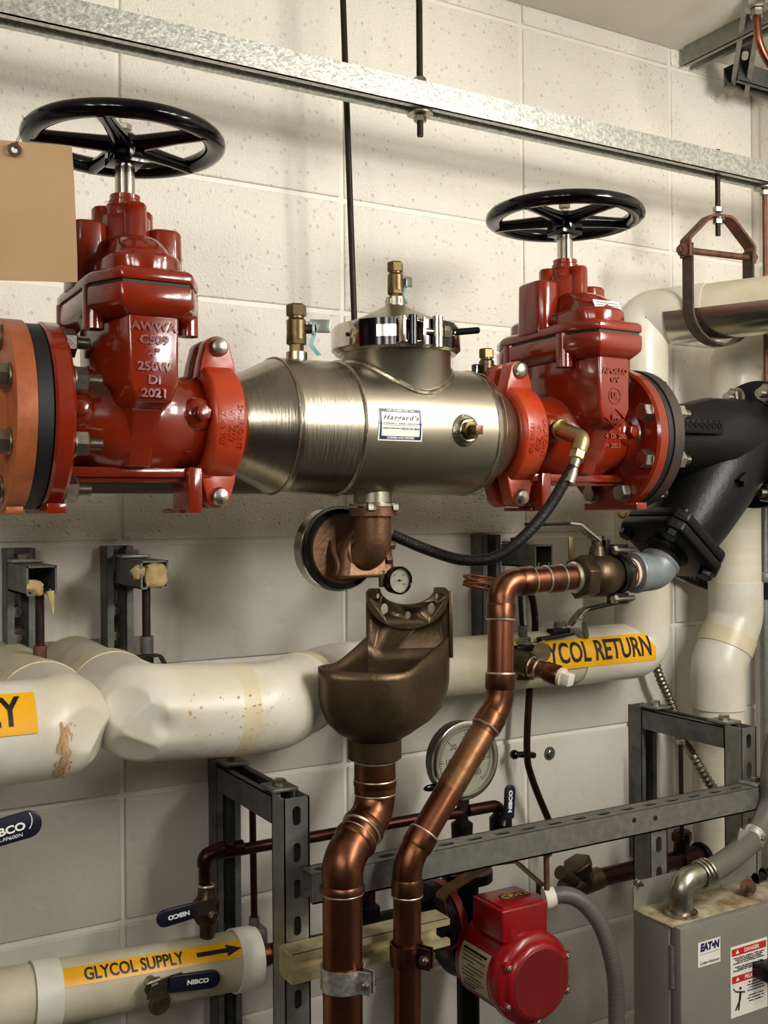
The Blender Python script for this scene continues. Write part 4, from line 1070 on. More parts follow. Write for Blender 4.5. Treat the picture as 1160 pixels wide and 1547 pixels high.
# small gauge
def gauge(name, c, R, dep, label, ticks, nums, rim_mt, case_mt, needle, parent_stem=True, num_h=.2, axis=None):
    c = V(c); n_ = V((0, -1, 0)) if axis is None else V(axis).normalized(); t = thing(name, c-Z_*R, label, 'gauge')
    ex = V((-n_.y, n_.x, 0)).normalized(); ex = ex if ex.x > 0 else -ex
    m = M(); m.lathe([(0, R*.9), (dep*.1, R), (dep, R), (dep-.0058, R*.88), (dep-.006, 0)], c-n_*dep, n_, 56); cs = build('gauge_case', m, case_mt, t)
    m = M(); m.ringl([(0, R*1.0), (0, R*1.04), (.005, R*1.04), (.007, R*.96), (.006, R*.89), (.001, R*.89)], c-n_*.004, n_, 64); build('bezel', m, rim_mt, t)
    build('dial', M().cyl(c-n_*.005, c-n_*.0028, R*.89, n=48), 'dial', t); dl = t.children[-1]
    def pol(r, deg, o=.0): return c+ex*(r*math.cos(math.radians(deg)))+Z_*(r*math.sin(math.radians(deg)))-n_*(.0026-o)
    m = M()
    for k in range(ticks[0]+1):
        d_ = 225-270*k/ticks[0]; big = k % ticks[1] == 0
        a = pol(R*.80, d_); b = pol(R*(.68 if big else .74), d_); s_ = (b-a).cross(n_).normalized()*(R*(.012 if big else .006))
        m.add([a-s_, a+s_, b+s_, b-s_], [(0, 1, 2, 3)])
    build('tick_marks', m, 'black', dl, smooth=False, kind='stuff', recalc=False)
    m = M(); arc = [pol(R*.80, 225-270*k/60) for k in range(61)]; arc2 = [pol(R*.815, 225-270*k/60) for k in range(61)]
    m.add(arc+arc2, [(k, k+1, 62+k, 61+k) for k in range(60)]); build('scale_arc', m, 'black', dl, smooth=False, recalc=False)
    for s_, d_ in nums: text(s_, pol(R*.54, d_), ex, Z_, R*num_h, 'black', dl, ext=.0001, name='numeral')
    a = pol(R*.62, needle, .001); b = pol(-R*.22, needle, .001); s_ = (b-a).cross(n_).normalized()*(R*.035)
    m = M(); m.add([a, b-s_, b+s_], [(0, 1, 2)]); m.cyl(pol(0, 0, 0), pol(0, 0, .0015), R*.09, n=16); build('needle', m, 'black', t, smooth=False)
    m = M(); m.cyl(c+n_*.0005, c+n_*.0015, R*.90, n=48); build('lens', m, 'glass', t)
    return t
gs = P(604, 877, -.375)
t = gauge('pressure_gauge', gs, .0195, .018, 'small black-rimmed dial gauge beside the bronze relief valve', (40, 10), (('0', 215), ('50', 135), ('100', 45), ('160', -35)), 'blackgloss', 'blackcast', 180, num_h=.15)
m = M(); s0 = P(577, 868, -.36); m.cyl(s0+Z_*.006, s0-Z_*.018, .005, n=14); m.hexa(s0-Z_*.004, Z_, .011, .006); m.cyl(s0-Z_*.012, gs+Y_*.01, .004, n=10); build('gauge_stem', m, 'brass', t)

# ================================================================ racks of slotted channel
ZRK = 1.2625; YF_ = -.262
def rack(x, label, name='strut_rack', bolt_mt='zinc', zr_=0.):
    t = thing(name, (x, -.15, 0), label, 'rack')
    build('rear_post', strut(M(), (x, -.001, zr_), (x, -.001, ZRK), -Y_), 'galvdark', t)
    build('front_post', strut(M(), (x, YF_-.0413, 0), (x, YF_-.0413, ZRK), Y_), 'galv', t)
    build('top_arm', strut(M(), (x, -.044, ZRK-.0445), (x, YF_+.002, ZRK-.0445), Z_, slots=False), 'galvdark', t)
    for y in (-.060, YF_+.018):
        build('corner_plate', M().box((x, y, ZRK+.003), (.040, .05, .005)), 'galv', t, bev=.001)
        m = M(); m.cyl((x, y, ZRK+.0055), (x, y, ZRK+.0075), .011, n=20); m.hexa((x, y, ZRK+.0075), Z_, .018, .007); build('plate_bolt', m, bolt_mt, t)
    return t
rack(.165, 'slotted channel frame on the left, behind the wide copper drain pipe')
rack(1.1025, 'slotted channel frame on the right, in front of the white riser', zr_=P(967, 1296, -.02).z)
ZQ = 1.1625
t = thing('strut_beam', (.62, -.32, ZQ-.0413), 'slotted channel crossbar between the two frames, above the red pump', 'channel')
xa = P(472, 1330, -.3445).x; yB = YF_-.0413-.0215
build('channel', strut(M(), (xa, yB, ZQ), (1.118, yB, ZQ), -Z_), 'galv', t)
for (u, v) in ((958, 1239), (990, 1236)):
    p = P(u, v, yB-.0208); build('hole_shade', M().cyl(p-Y_*.0004, p+Y_*.001, .0045, n=16), 'black', t)  # solid black disc paints the shade inside a bolt hole
build('square_washer', M().box((1.095, yB, ZQ+.003), (.045, .040, .005)), 'galvbright', t, bev=.001)
m = M(); m.hexa((1.097, yB, ZQ+.006), Z_, .018, .007); build('hex_nut', m, 'zinc', t)
# short post under the crossbar that carries the panel
xp = P(957, 1290, -.284).x+.009
t = thing('strut_post', (xp, yB, .4), 'short slotted channel post under the crossbar, behind the grey panel', 'channel')
build('channel', strut(M(), (xp, yB-.012, ZQ-.0425), (xp, yB-.012, .40), Y_), 'galv', t)
build('bolt', M().nut_bolt(P(961, 1333, yB-.0135), -Y_, .011, .006, .006, .003), 'zinc', t)
# yellowed channel with pipe clamps
ZCH = 1.0575; yC = YF_-.0413-.0015
x0 = P(440, 1437, yC-.04).x; x1 = P(679, 1390, yC-.04).x
t = thing('strut_rail', ((x0+x1)/2, yC-.02, ZCH-.0413), 'yellowed short channel holding the two copper pipe clamps', 'channel')
build('channel', strut(M(), (x0, yC, ZCH-.0206), (x1, yC, ZCH-.0206), -Y_, slots=False), 'yellowgalv', t)
def pipe_clamp(c, r, label, mt):
    t = thing('pipe_clamp', c-Z_*.016, label, 'clamp'); m = M(); n = 30
    # ring round the pipe with an opening towards the lower right front
    a0, a1 = math.radians(-35+0), math.radians(-35+330); g = math.radians(-62)
    pts = [c+V((math.cos(a), math.sin(a), 0))*(r+.0022) for a in [g+math.radians(14)+math.radians(332)*k/n for k in range(n+1)]]
    da = V((math.cos(g), math.sin(g), 0)); s_ = V((-da.y, da.x, 0))
    pts = [c+da*(r+.020)+s_*.0045]+pts+[c+da*(r+.020)-s_*.0045]
    build('clamp_strap', M().band(pts, None, .030, .0028, Z_), mt, t, ang=30)
    m = M(); b = c+da*(r+.013); m.cyl(b-s_*.016, b+s_*.014, .0035, n=12); m.hexa(b-s_*.0065, -s_, .012, .006); m.box(b+s_*.009, (.004, .014, .010), (s_, da, Z_)); build('clamp_bolt', m, 'zinc', t)
pipe_clamp(V((P(518, 1475, -.41).x, -.41, P(518, 1474, -.41).z)), .0272, 'galvanized strap clamp on the wide copper drain pipe', 'galvbright')
pipe_clamp(V((P(614, 1440, AY-.02).x, AY-.02, P(614, 1440, AY-.02).z)), .0205, 'tarnished copper strap clamp on the narrower copper pipe', 'coppertarn')

# ================================================================ wall brackets
def bracket(xp, xa_, L, zt, zb, za, label, wool, name='wall_bracket'):
    t = thing(name, (xp, -.02, zb), label, 'bracket')
    po = build('post', strut(M(), (xp, -.001, zb), (xp, -.001, zt), -Y_, pitch=.05), 'galvdark', t)
    m = M(); c = V((xp, -.004, zb+.022)); m.cyl(c, c-Y_*.002, .015, n=24); m.hexa(c-Y_*.002, -Y_, .015, .007); build('anchor_bolt', m, 'zinc', po)
    m = M(); c = V((xp, -.004, zb+.062)); m.cyl(c, c-Y_*.006, .008, n=18); build('anchor_bolt', m, 'zinc', po)
    ar = build('arm', strut(M(), (xa_, -.0415, za+.0206), (xa_, -L, za+.0206), -Z_, slots=False), 'galvdark', t)
    build('square_washer', M().box((xa_, -.066, za+.0240), (.044, .042, .005)), 'galv', ar, bev=.001)
    m = M(); m.hexa((xa_, -.062, za+.0265), Z_, .020, .007); build('hex_nut', m, 'zinc', ar)
    if wool == 2:
        m = M(); m.sphere((0, 0, 0), 1, 22); m.v = [V((xa_+.003+.0175*math.copysign(abs(p.x)**.55, p.x), -L+.006+.013*p.y, za-.001+.0175*math.copysign(abs(p.z)**.55, p.z))) for p in m.v]
        for v in m.v: v += V((random.uniform(-1, 1), random.uniform(-1, 1), random.uniform(-1, 1)))*.0018
        build('fiberglass_stuffing', m, 'wool', t, ang=80)
        m = M(); m.sphere((xa_-.022, -L+.004, za+.004), .010, 10, (1.2, .5, .9)); 
        for v in m.v: v += V((random.uniform(-1, 1), random.uniform(-1, 1), random.uniform(-1, 1)))*.003
        build('fiberglass_tuft', m, 'wool', t, ang=80)
    if wool == 1:
        m = M(); m.sphere((xa_-.008, -L+.004, za-.010), .013, 12, (1.0, .5, .7), (V((.8, 0, -.6)), Y_, V((.6, 0, .8))))
        for v in m.v: v += V((random.uniform(-1, 1), random.uniform(-1, 1), random.uniform(-1, 1)))*.003
        build('fiberglass_tuft', m, 'wool', t, ang=80)
        m = M(); m.cyl((xa_+.012, -L+.003, za-.015), (xa_+.015, -L-.001, za-.048), .006, .0008, n=8); build('fiberglass_wisp', m, 'wool', t)
    return t
za = 1.582
bracket(P(28, 900, -.02).x, P(62, 876, -.17).x, .175, 1.622, P(28, 985, 0).z, P(60, 877, -.17).z, 'channel wall bracket at the far left above the supply elbow', 1)
bracket(P(176, 900, -.02).x, P(232, 868, -.17).x, .175, 1.622, P(176, 980, 0).z, P(232, 868, -.17).z, 'channel wall bracket stuffed with yellow fiberglass, left of the vessel', 2)
bracket(P(733, 900, -.02).x, P(819, 840, -.14).x, .145, 1.628, 1.405, P(819, 840, -.14).z, 'channel wall bracket behind the black braided hose', 0)
def small_clevis(x, y, ztop_, zbase, label, mt='rod', w_=.03):
    t = thing('rod_hanger', (x, y, zbase), label, 'pipe hanger')
    build('rod', M().cyl((x, y, zbase+.012), (x, y, ztop_), .0062, n=14), mt, t)
    build('rod_coupling', M().cyl((x, y, zbase+.020), (x, y, zbase+.045), .0095, n=18), 'galvdark' if w_ > .031 else 'rustiron', t)
    build('yoke', M().band(fillet([(x-w_*.95, y, zbase-.012), (x-w_*.6, y, zbase+.016), (x+w_*.6, y, zbase+.016), (x+w_*.95, y, zbase-.008)], .006, 3), None, .014, .004, Y_), 'rod', t)
    build('hex_nut', M().hexa((x, y, zbase+.006), Z_, .018, .010), 'rod', t)
small_clevis(P(60, 930, -.15).x, -.15, P(60, 893, -.15).z, P(62, 1030, -.15).z+.006, 'dark rod and yoke hanging above the left supply elbow')
small_clevis(P(221, 930, -.15).x, -.15, P(221, 885, -.15).z, P(215, 1012, -.15).z+.004, 'dark rod and yoke on top of the middle white elbow', w_=.034)

# ================================================================ big dial gauge and its piping
gc = P(704, 1149, -.20)
t = gauge('pressure_gauge', gc, .064, .030, 'big round dial gauge partly hidden behind the slanting copper pipe', (60, 10), (('0', 222), ('10', 180), ('20', 135), ('30', 90), ('40', 45), ('50', 0), ('60', -42)), 'chrome', 'galvdark', 200, num_h=.16)
m = M(); m.cyl(gc-Z_*.062+Y_*.014, gc-Z_*.088+Y_*.014, .009, n=18); m.hexa(gc-Z_*.078+Y_*.014, Z_, .022, .010); build('gauge_stem', m, 'valvebronze', t)
m = M(); sp = P(652, 1190, -.19); m.sphere(sp, .014, 14, (1.2, .3, .45)); build('side_knob', m, 'blackgloss', t)
rd = .0092
g0 = gc-Z_*.100+Y_*.014
t = thing('dark_copper_line', g0, 'thin dark copper line running from the left valve to the dial gauge', 'pipe')
y1 = -.13
e0 = P(310, 1283, y1); 
tubep = fillet([P(309, 1335, y1), V((P(309, 1335, y1).x, y1, P(412, 1275, y1).z)), P(412, 1275, y1), P(660, 1232, g0.y), g0+V((-.0, 0, .008))], .016, 6)
build('tube', M().tube(tubep, rd, 20), 'darkcopper', t, ang=60)
build('elbow', M().tube(fillet([P(309, 1308, y1), V((P(309, 1335, y1).x, y1, P(412, 1275, y1).z)), P(338, 1281, y1)], .016, 8), rd*1.25, 20), 'darkcopper', t, ang=60)
build('coupling', M().cyl(P(350, 1281, y1), P(366, 1279, y1), rd*1.2, n=20), 'darkcopper', t)
g3 = P(756, 1222, g0.y); g3 = V((g3.x, g0.y, g0.z+.010))
t = thing('dark_copper_line', g3-Z_*.05, 'dark copper elbow right of the big dial gauge', 'pipe')
build('tube', M().tube(fillet([g0+V((.012, 0, .010)), g3, g3-Z_*.07], .016, 8), rd*1.1, 20), 'darkcopper', t, ang=60)
build('solder_ring', M().torus(g3-Z_*.030, Z_, rd*1.2, .0022, 20, 6), 'solder', t)
m = M(); m.lathe([(0, .012), (.004, .018), (.030, .019), (.036, .011), (.050, .010)], g0-Z_*.040, Z_, 24); build('siphon_body', m, 'blackcast', label='dark round snubber body under the big dial gauge', cat='fitting')

# ================================================================ lever handled ball valves
def vinyl_lever(parent, a, b, nrm, w_, txt, flip=1, arm=None, th=.006, arc=False, h=None, at=.52):
    """a = hub end, b = tip; nrm = direction the flat face looks"""
    a = V(a); b = V(b); nrm = V(nrm).normalized(); d = (b-a).normalized(); s_ = nrm.cross(d).normalized(); nrm = d.cross(s_)
    L = (b-a).length; pts = []
    for k in range(9):
        q = -PI/2+PI*k/8; pts.append((L-w_/2+w_/2*math.cos(q), w_/2*math.sin(q)))
    pts += [(0.003, w_/2*.92), (0, w_/2*.8), (0, -w_/2*.8), (.003, -w_/2*.92)]
    lv = build('grip', M().prism(pts, a, d, s_, th, nrm), 'navy', parent, bev=.0014, seg=3)
    ex = d*flip; ey = nrm.cross(ex)
    H = h or w_*.34
    text(txt, a+d*L*at+nrm*(th+.0002), ex, ey, H, 'white', lv, ext=.0002, wide=1.2, bold=.0004)
    return lv
# handle at the far left
nr = V((-.35, -.93, .1))
a = P(-75, 1279, -.47); b = P(62, 1238, -.47)
t = thing('ball_valve', a-Z_*.03, 'ball valve with navy lever reaching in at the left edge', 'valve')
lv = vinyl_lever(t, a, b, (0, -1, .05), .030, 'NIBCO', 1, h=.0085, at=.58)
text('S-FP600N', a.lerp(b, .64)+V((0, -.0065, -.0085)), (b-a), (0, 0, 1), .0040, 'white', lv, ext=.0002, wide=1.2)
m = M(); ar = [b+V((-.019+.008*math.cos(q), -.0062, .002+.011*math.sin(q))) for q in [-.9+1.8*k/8 for k in range(9)]]; m.tube(ar, .0006, 6); build('print_arc', m, 'white', lv)
m = M(); m.box(a-X_*.02, (.05, .003, .022)); build('lever_arm', m, 'chrome', t)
m = M(); hb = a-X_*.05; m.cyl(hb+Y_*.0, hb+Y_*.035, .012, n=20); m.hexa(hb, -Y_, .02, .006); m.lathe([(-.06, .024), (-.035, .026), (-.03, .030), (.03, .030), (.035, .026), (.06, .024)], hb+Y_*.05, Z_, 32); m.cyl(hb+Y_*.05-Z_*1.09, hb+Y_*.05+Z_*.06, .016, n=24); build('valve_body', m, 'valvebronze', t)
# valve on the thin line above the glycol supply pipe
vc = P(312, 1374, y1)
t = thing('ball_valve', vc-Z_*.05, 'small dark ball valve with navy lever above the glycol supply pipe', 'valve')
zA = P(309, 1338, y1).z; zB_ = P(312, 1416, y1).z
m = M(); m.lathe([(zB_-.012-vc.z, .011), (P(312, 1395, y1).z-vc.z, .011), (P(312, 1394, y1).z-vc.z, .015), (-.010, .0215), (.012, .0215), (.022, .014), (zA-vc.z, .0125)], (vc.x, y1, vc.z), Z_, 28); build('valve_body', m, 'valvebronze', t)
build('solder_ring', M().torus((vc.x, y1, zA), Z_, .011, .0025, 20, 6), 'solder', t)
hb = vc+V((0, -.024, .001)); m = M(); m.cyl(hb+Y_*.01, hb-Y_*.008, .007, n=14); m.hexa(hb-Y_*.008, -Y_, .012, .005); build('stem', m, 'zinc', t)
m = M(); pe = P(291, 1377, y1-.034); m.band([P(325, 1369, y1-.030), P(300, 1373, y1-.032), pe-X_*.008], None, .022, .0025, (0, 0, 1)); build('lever_arm', m, 'chrome', t)
vinyl_lever(t, P(292, 1374, y1-.034), P(235, 1390, y1-.034), (0, -1, 0), .0255, 'NIBCO', 1, h=.0065, at=.42)
# valve in the glycol supply pipe
vs_ = P(233, 1492, YC-RC-.018)
t = thing('ball_valve', vs_-Z_*.02, 'lever of the ball valve buried in the low glycol supply pipe, round tag hanging', 'valve')
m = M(); m.cyl(vs_+Y_*.03, vs_, .010, n=18); m.cyl(vs_+Y_*.002, vs_-Y_*.001, .016, n=6); build('stem', m, 'zinc', t)
build('hex_nut', M().hexa(vs_-Y_*.001, -Y_, .017, .008, .2), 'chrome', t)
m = M(); m.band([vs_+V((-.012, -.002, -.003)), P(262, 1484, vs_.y-.004), P(275, 1480, vs_.y-.006)], None, .022, .003, (0, 0, 1)); build('lever_arm', m, 'chrome', t)
vinyl_lever(t, P(254, 1486, vs_.y-.006), P(331, 1476, vs_.y-.006), (0, -1, 0), .0265, 'NIBCO', 1, h=.0065, at=.55)
tg_ = P(241, 1516, vs_.y-.004)
t2 = thing('valve_tag', tg_-Z_*.016, 'round brass tag stamped 640 hanging from the low pipe valve', 'tag')
build('tag_disc', M().cyl(tg_+Y_*.0008, tg_-Y_*.0008, .0165, n=32), 'oxtag', t2); text('640', tg_-Y_*.001, X_, Z_, .011, 'black', t2, ext=.0002, shear=.2)
build('tag_ring', M().torus(tg_+Z_*.018, X_, .004, .0006, 16, 6), 'wire', t2)
# valve with upright lever right of the big gauge
v4 = P(752, 1243, g0.y-.012)
t = thing('ball_valve', v4-Z_*.05, 'valve with upright navy lever right of the big dial gauge', 'valve')
m = M(); m.lathe([(-.07, .012), (-.03, .014), (-.02, .020), (.004, .020), (.010, .014), (.016, .012)], V((g3.x, g0.y, v4.z)), Z_, 24); build('valve_body', m, 'blackcast', t)
m = M(); m.tube(spline([v4+V((.004, -.010, -.004)), P(762, 1238, g0.y-.020), P(768, 1228, g0.y-.022)], 4), .0055, 10); build('lever_arm', m, 'navy', t)
vinyl_lever(t, P(767, 1236, g0.y-.022), P(769, 1185, g0.y-.022), (0, -1, 0), .0215, 'NIBCO', 1)
# valves around the glycol return pipe
def lever_valve(c, pts, grip, wd, label, tagp=None, nut=.020):
    c = V(c); t = thing('ball_valve', c-Z_*.05, label, 'valve')
    m = M(); m.lathe([(-.060, .018), (-.02, .016), (-.018, .010), (.004, .010)], c, Z_, 20); build('stem_neck', m, 'valvebronze', t)
    build('stop_block', M().box(c-Z_*.004-X_*.004, (.040, .022, .010)), 'blackcast', t, bev=.001)
    m = M(); m.cyl(c+Z_*.003, c+Z_*.006, .013, n=20); m.hexa(c+Z_*.006, Z_, nut, .009); build('hex_nut', m, 'zinc', t)
    build('lever_arm', M().band([c+Z_*.003]+list(pts), None, wd, .0028, Y_), 'chrome', t, ang=30)
    build('grip', M().band(grip, None, wd, .006, Y_), 'blackgloss', t, bev=.002)
    return t
yv = YR-.02
c6 = P(846, 950, yv)
t = lever_valve(c6, [P(860, 944, yv), P(879, 922, yv), P(886, 919, yv)], [P(883, 921, yv), P(952, 905, yv)], .020, 'ball valve with long black lever on top of the glycol return pipe')
p = P(884, 952, yv-.02); t2 = thing('valve_tag', p-Z_*.016, 'round brass tag hanging from the long black lever', 'tag')
nn = V((.55, -.80, .25)).normalized(); build('tag_disc', M().cyl(p-nn*.0008, p+nn*.0008, .0165, n=32), 'oxtag', t2); build('tag_ring', M().torus(P(878, 932, yv-.015), (1, .4, 0), .006, .0006, 16, 6), 'wire', t2)
c7 = P(792, 975, YR-.045)
t = lever_valve(c7, [P(808, 972, YR-.045), P(818, 966, YR-.045)], [P(814, 966, YR-.045), P(864, 957, YR-.045)], .018, 'small ball valve with short black lever beside the upright copper pipe')
p = P(818, 986, YR-.075); t2 = thing('valve_tag', p-Z_*.016, 'dark round tag covering the first letters of the return label', 'tag')
nn = V((-.2, -.95, .1)).normalized(); build('tag_disc', M().cyl(p-nn*.0008, p+nn*.0008, .0175, n=32), 'oxtag', t2); build('tag_ring', M().torus(P(815, 968, YR-.06), (1, .4, 0), .006, .0006, 16, 6), 'wire', t2)
# capped stub in front of the return pipe
s0 = P(786, 1000, YR-.06); s1 = P(846, 1022, YR-.135)
t = thing('capped_stub', s1-Z_*.02, 'copper drain stub closed with a white square cap', 'pipe'); sd = (s1-s0).normalized()
build('tube', M().cyl(s0-sd*.03, s1, .0155, n=28), 'coppertarn', t); build('tee_body', M().cyl(s0-sd*.03, s0+sd*.022, .0215, n=28), 'valvebronze', t)
for k in (.024, .038): build('solder_ring', M().torus(s0+sd*k, sd, .0165, .0022, 24, 6), 'solder', t)
build('socket', M().lathe([(0, .0175), (.022, .0185), (.026, .016)], s1-sd*.026, sd, 28), 'coppertarn', t)
build('cap_collar', M().cyl(s1, s1+sd*.006, .0165, n=24), 'teflon', t)
x_, y_, _ = basis(sd); build('square_cap', M().box(s1+sd*.014, (.021, .021, .018), (x_, y_, sd)), 'whiteband', t, bev=.002)
# rod, dark tube and coil behind the upright copper pipe
t = hang_rod('threaded_rod', P(783, 862, -.14), P(789, 952, -.14), .0045, 'short dark rod behind the upright copper pipe', nuts=())
build('rod_coupling', M().cyl(P(789, 945, -.14), P(790, 966, -.14), .0085, n=16), 'galvdark', t)
tp = spline([P(778, 888, -.06), P(798, 893, -.06), P(806, 915, -.06), P(808, 960, -.06), P(800, 1040, -.06), P(796, 1135, -.06), P(805, 1180, -.06), P(834, 1252, -.06), P(840, 1272, -.06)], 8)
t = thing('dark_copper_line', tp[-1], 'thin dark tube curving down the wall right of the gauge', 'pipe')
build('tube', M().tube(tp, .0068, 16), 'darkcopper', t, ang=60)
p = P(793, 1141, -.062); build('tube_clip', M().tube([P(777, 1140, -.03), P(787, 1140, -.05), P(799, 1140, -.06), P(806, 1141, -.055)], .0062, 12), 'blackgloss', t)
build('clip_knob', M().sphere(P(777, 1140, -.035), .0095, 12), 'blackgloss', t)
m = M()
cw = P(727, 881, -.16)
t = thing('wire_coil', cw-Z_*.02, 'coil of reddish lead wire left of the upright copper pipe', 'wire')
for k in range(5):
    pts = []
    for i in range(32):
        a = 2*PI*i/32; pts.append(cw+V((.034*math.cos(a)+.0025*math.sin(3*k), .020*math.sin(a), .0045*math.sin(a+1.2*k)-.0042*k+.008-.10*(.034*math.cos(a)))))
    build('wire_loop', M().tube(pts, .0024, 8, closed=True), 'wire', t, ang=80)

# ================================================================ braided hose and petcock
pc = P(862, 655, AY-.09); boss = V((.612-.074, AY-.062, AZ+.006))
t = thing('brass_elbow', pc-Z_*.02, 'bright brass elbow feeding the braided hose on the right gate valve', 'fitting')
pb_ = P(852, 655, AY-.085)
el = P(880, 662, AY-.115); dn = P(868, 700, AY-.12)
build('elbow_body', M().tube(fillet([boss+V((.0, -.010, 0)), el, el.lerp(dn, .55)], .012, 8), .0125, 22), 'brassnew', t, ang=60)
m = M(); m.torus(boss+V((.0, -.012, 0)), el-boss, .0135, .003, 24, 8); build('elbow_rim', m, 'brassnew', t)
m = M(); dd_ = (dn-el).normalized(); m.hexa(el.lerp(dn, .50), dd_, .021, .016); build('hex_nut', m, 'brassnew', t); 
m = M(); m.hexa(boss+V((0, .002, 0)), (el-boss), .024, .010); build('square_fitting', m, 'brass', t)
m = M(); m.lathe([(0, .009), (.012, .0075), (.024, .0095), (.04, .0092)], el.lerp(dn, .85), dd_, 20); build('hose_ferrule', m, 'zinc', t)
hp = spline([el.lerp(dn, 1.15), P(856, 722, AY-.12), P(828, 768, AY-.11), P(790, 812, AY-.10), P(748, 842, AY-.08), P(700, 846, AY-.05), P(650, 832, AY-.01), P(592, 808, AY+.02)], 10)
build('braided_hose', M().tube(hp, .0084, 20), 'hose', label='black braided hose looping from the right valve to the relief valve', cat='hose')

# ================================================================ red circulator pump
yP = -.345; pcn = P(817, 1485, yP); Rm = .0735
t = thing('circulator_pump', V((pcn.x, -.24, pcn.z-Rm)), 'red circulator pump with a square terminal box, below the crossbar', 'pump')
C_ = V((pcn.x, yP, pcn.z))
m = M(); m.lathe([(0, .042), (0, .055), (.004, .0605), (.012, .063), (.014, .0685), (.020, Rm), (.036, Rm+.001), (.040, Rm-.004)], C_, Y_, 64); ec = build('end_bell', m, 'redpump', t, ang=40)
m = M(); m.lathe([(-.001, 0), (-.001, .053), (.003, .057), (.006, .057)], C_, Y_, 64); build('end_cap', m, 'redpump2', t, ang=40)
for a in (150, 205, 25, -25, 90+180):
    q = math.radians(a); c = C_+V((math.cos(q)*.066, .010, math.sin(q)*.066)); m = M(); m.cyl(c+Y_*.01, c-Y_*.002, .0075, n=14); l_ = build('bolt_lug', m, 'redpump', ec); m = M(); m.hexa(c-Y_*.002, -Y_, .009, .004); m.sphere(c-Y_*.006, .003, 8); build('cap_screw', m, 'zinc', l_)
m = M(); m.lathe([(.038, Rm-.003), (.14, Rm-.003), (.144, Rm-.008)], C_, Y_, 64); mb_ = build('motor_shell', m, 'redpump', t)
m = M(); m.lathe([(.140, .045), (.160, .045), (.163, .058), (.178, .060), (.205, .066), (.235, .060), (.242, .035)], C_, Y_, 48); build('pump_volute', m, 'blackcast', t, ang=40)
m = M(); m.cyl(C_+V((0, .205, 0)), C_+V((0, .205, .165)), .020, n=24); m.cyl(C_+V((0, .205, -.2)), C_+V((0, .205, 0)), .020, n=24); vl = build('pump_ports', m, 'blackcast', t)
m = M(); m.cyl(C_+V((0, .205, .105)), C_+V((0, .205, .122)), .045, n=28); build('port_flange', m, 'blackcast', t)
# terminal box
bz1 = P(759, 1377, yP+.03).z; bx0 = P(759, 1377, yP+.03).x; bx1 = P(827, 1358, yP+.03).x; bz0 = C_.z+Rm-.012
bw = bx1-bx0
m = M(); m.box2((bx0, yP+.03, bz0), (bx1, yP+.115, bz1)); tb = build('terminal_box', m, 'redpump', t, bev=.004, seg=3)
m = M(); m.box2((bx0+.006, yP+.036, bz1-.001), (bx1-.006, yP+.109, bz1+.0025)); ld_ = build('box_lid', m, 'redpump', tb, bev=.001)
pt_ = V(((bx0+bx1)/2+.010, yP+.072, bz1+.0027)); build('nameplate', M().box(pt_, (bw*.60, .020, .0008)), 'oxtag', ld_)
text('CP-12', pt_+Z_*.0006, X_, Y_, .013, 'yellowplastic', ld_, ext=.0002, wide=1.15)
build('knockout', M().cyl(V((bx0+.022, yP+.0305, bz1-.040)), V((bx0+.022, yP+.0293, bz1-.040)), .007, n=24), 'redpump', tb)
# motor nameplate wrapped on the left side of the motor
fr_ = Y_
def motor_patch(y0, y1, a0, a1, R, mt, parent, name):
    m = M(); vs = []; nn_ = 12
    for k in (0, 1):
        for y in (y0, y1):
            for j in range(nn_+1):
                a = math.radians(a0+(a1-a0)*j/nn_); vs.append(C_+V((math.cos(a)*(R+k*.0005), y, math.sin(a)*(R+k*.0005))))
    n1 = nn_+1; fs = []
    for j in range(nn_): fs += [(j, j+1, n1+j+1, n1+j), (2*n1+j, 3*n1+j, 3*n1+j+1, 2*n1+j+1), (j, 2*n1+j, 2*n1+j+1, j+1), (n1+j, n1+j+1, 3*n1+j+1, 3*n1+j)]
    fs += [(0, n1, 3*n1, 2*n1), (nn_, 2*n1+nn_, 3*n1+nn_, n1+nn_)]
    return build(name, m.add(vs, fs), mt, parent)
np_ = motor_patch(.050, .128, 148, 208, Rm-.0028, 'plate', mb_, 'nameplate')
for i, (f0, f1) in enumerate(((0.05, .95), (.05, .8), (.1, .95), (.1, .55), (.3, .95), (.15, .9), (.1, .6), (.1, .85), (.2, .9), (.1, .7), (.05, .5))):
    a = 153+i*4.9; motor_patch(.053+.072*(1-f1), .053+.072*(1-f0), a, a+(3.0 if i in (0, 10) else 1.2), Rm-.0021, 'black', mb_, 'print_line')
# bail strap above the pump
yb_ = -.235
pts = [P(672, 1392, yb_+.02), P(664, 1352, yb_+.01), P(737, 1304, yb_), P(776, 1299, yb_), P(818, 1336, yb_), P(818, 1352, yb_)]
t = thing('bail_strap', pts[0], 'bronze coloured bent strap over the red pump', 'strap')
build('strap_bar', M().band(fillet(pts, .012, 4), None, .026, .0035, Y_), 'copperbrass', t, ang=40)
hang_rod('threaded_rod', P(825, 1286, -.324), P(826, 1344, -.324), .0048, 'short rusty rod under the crossbar right of the red pump', mt='rustiron', nuts=(P(825, 1289, -.324).z-.004,))
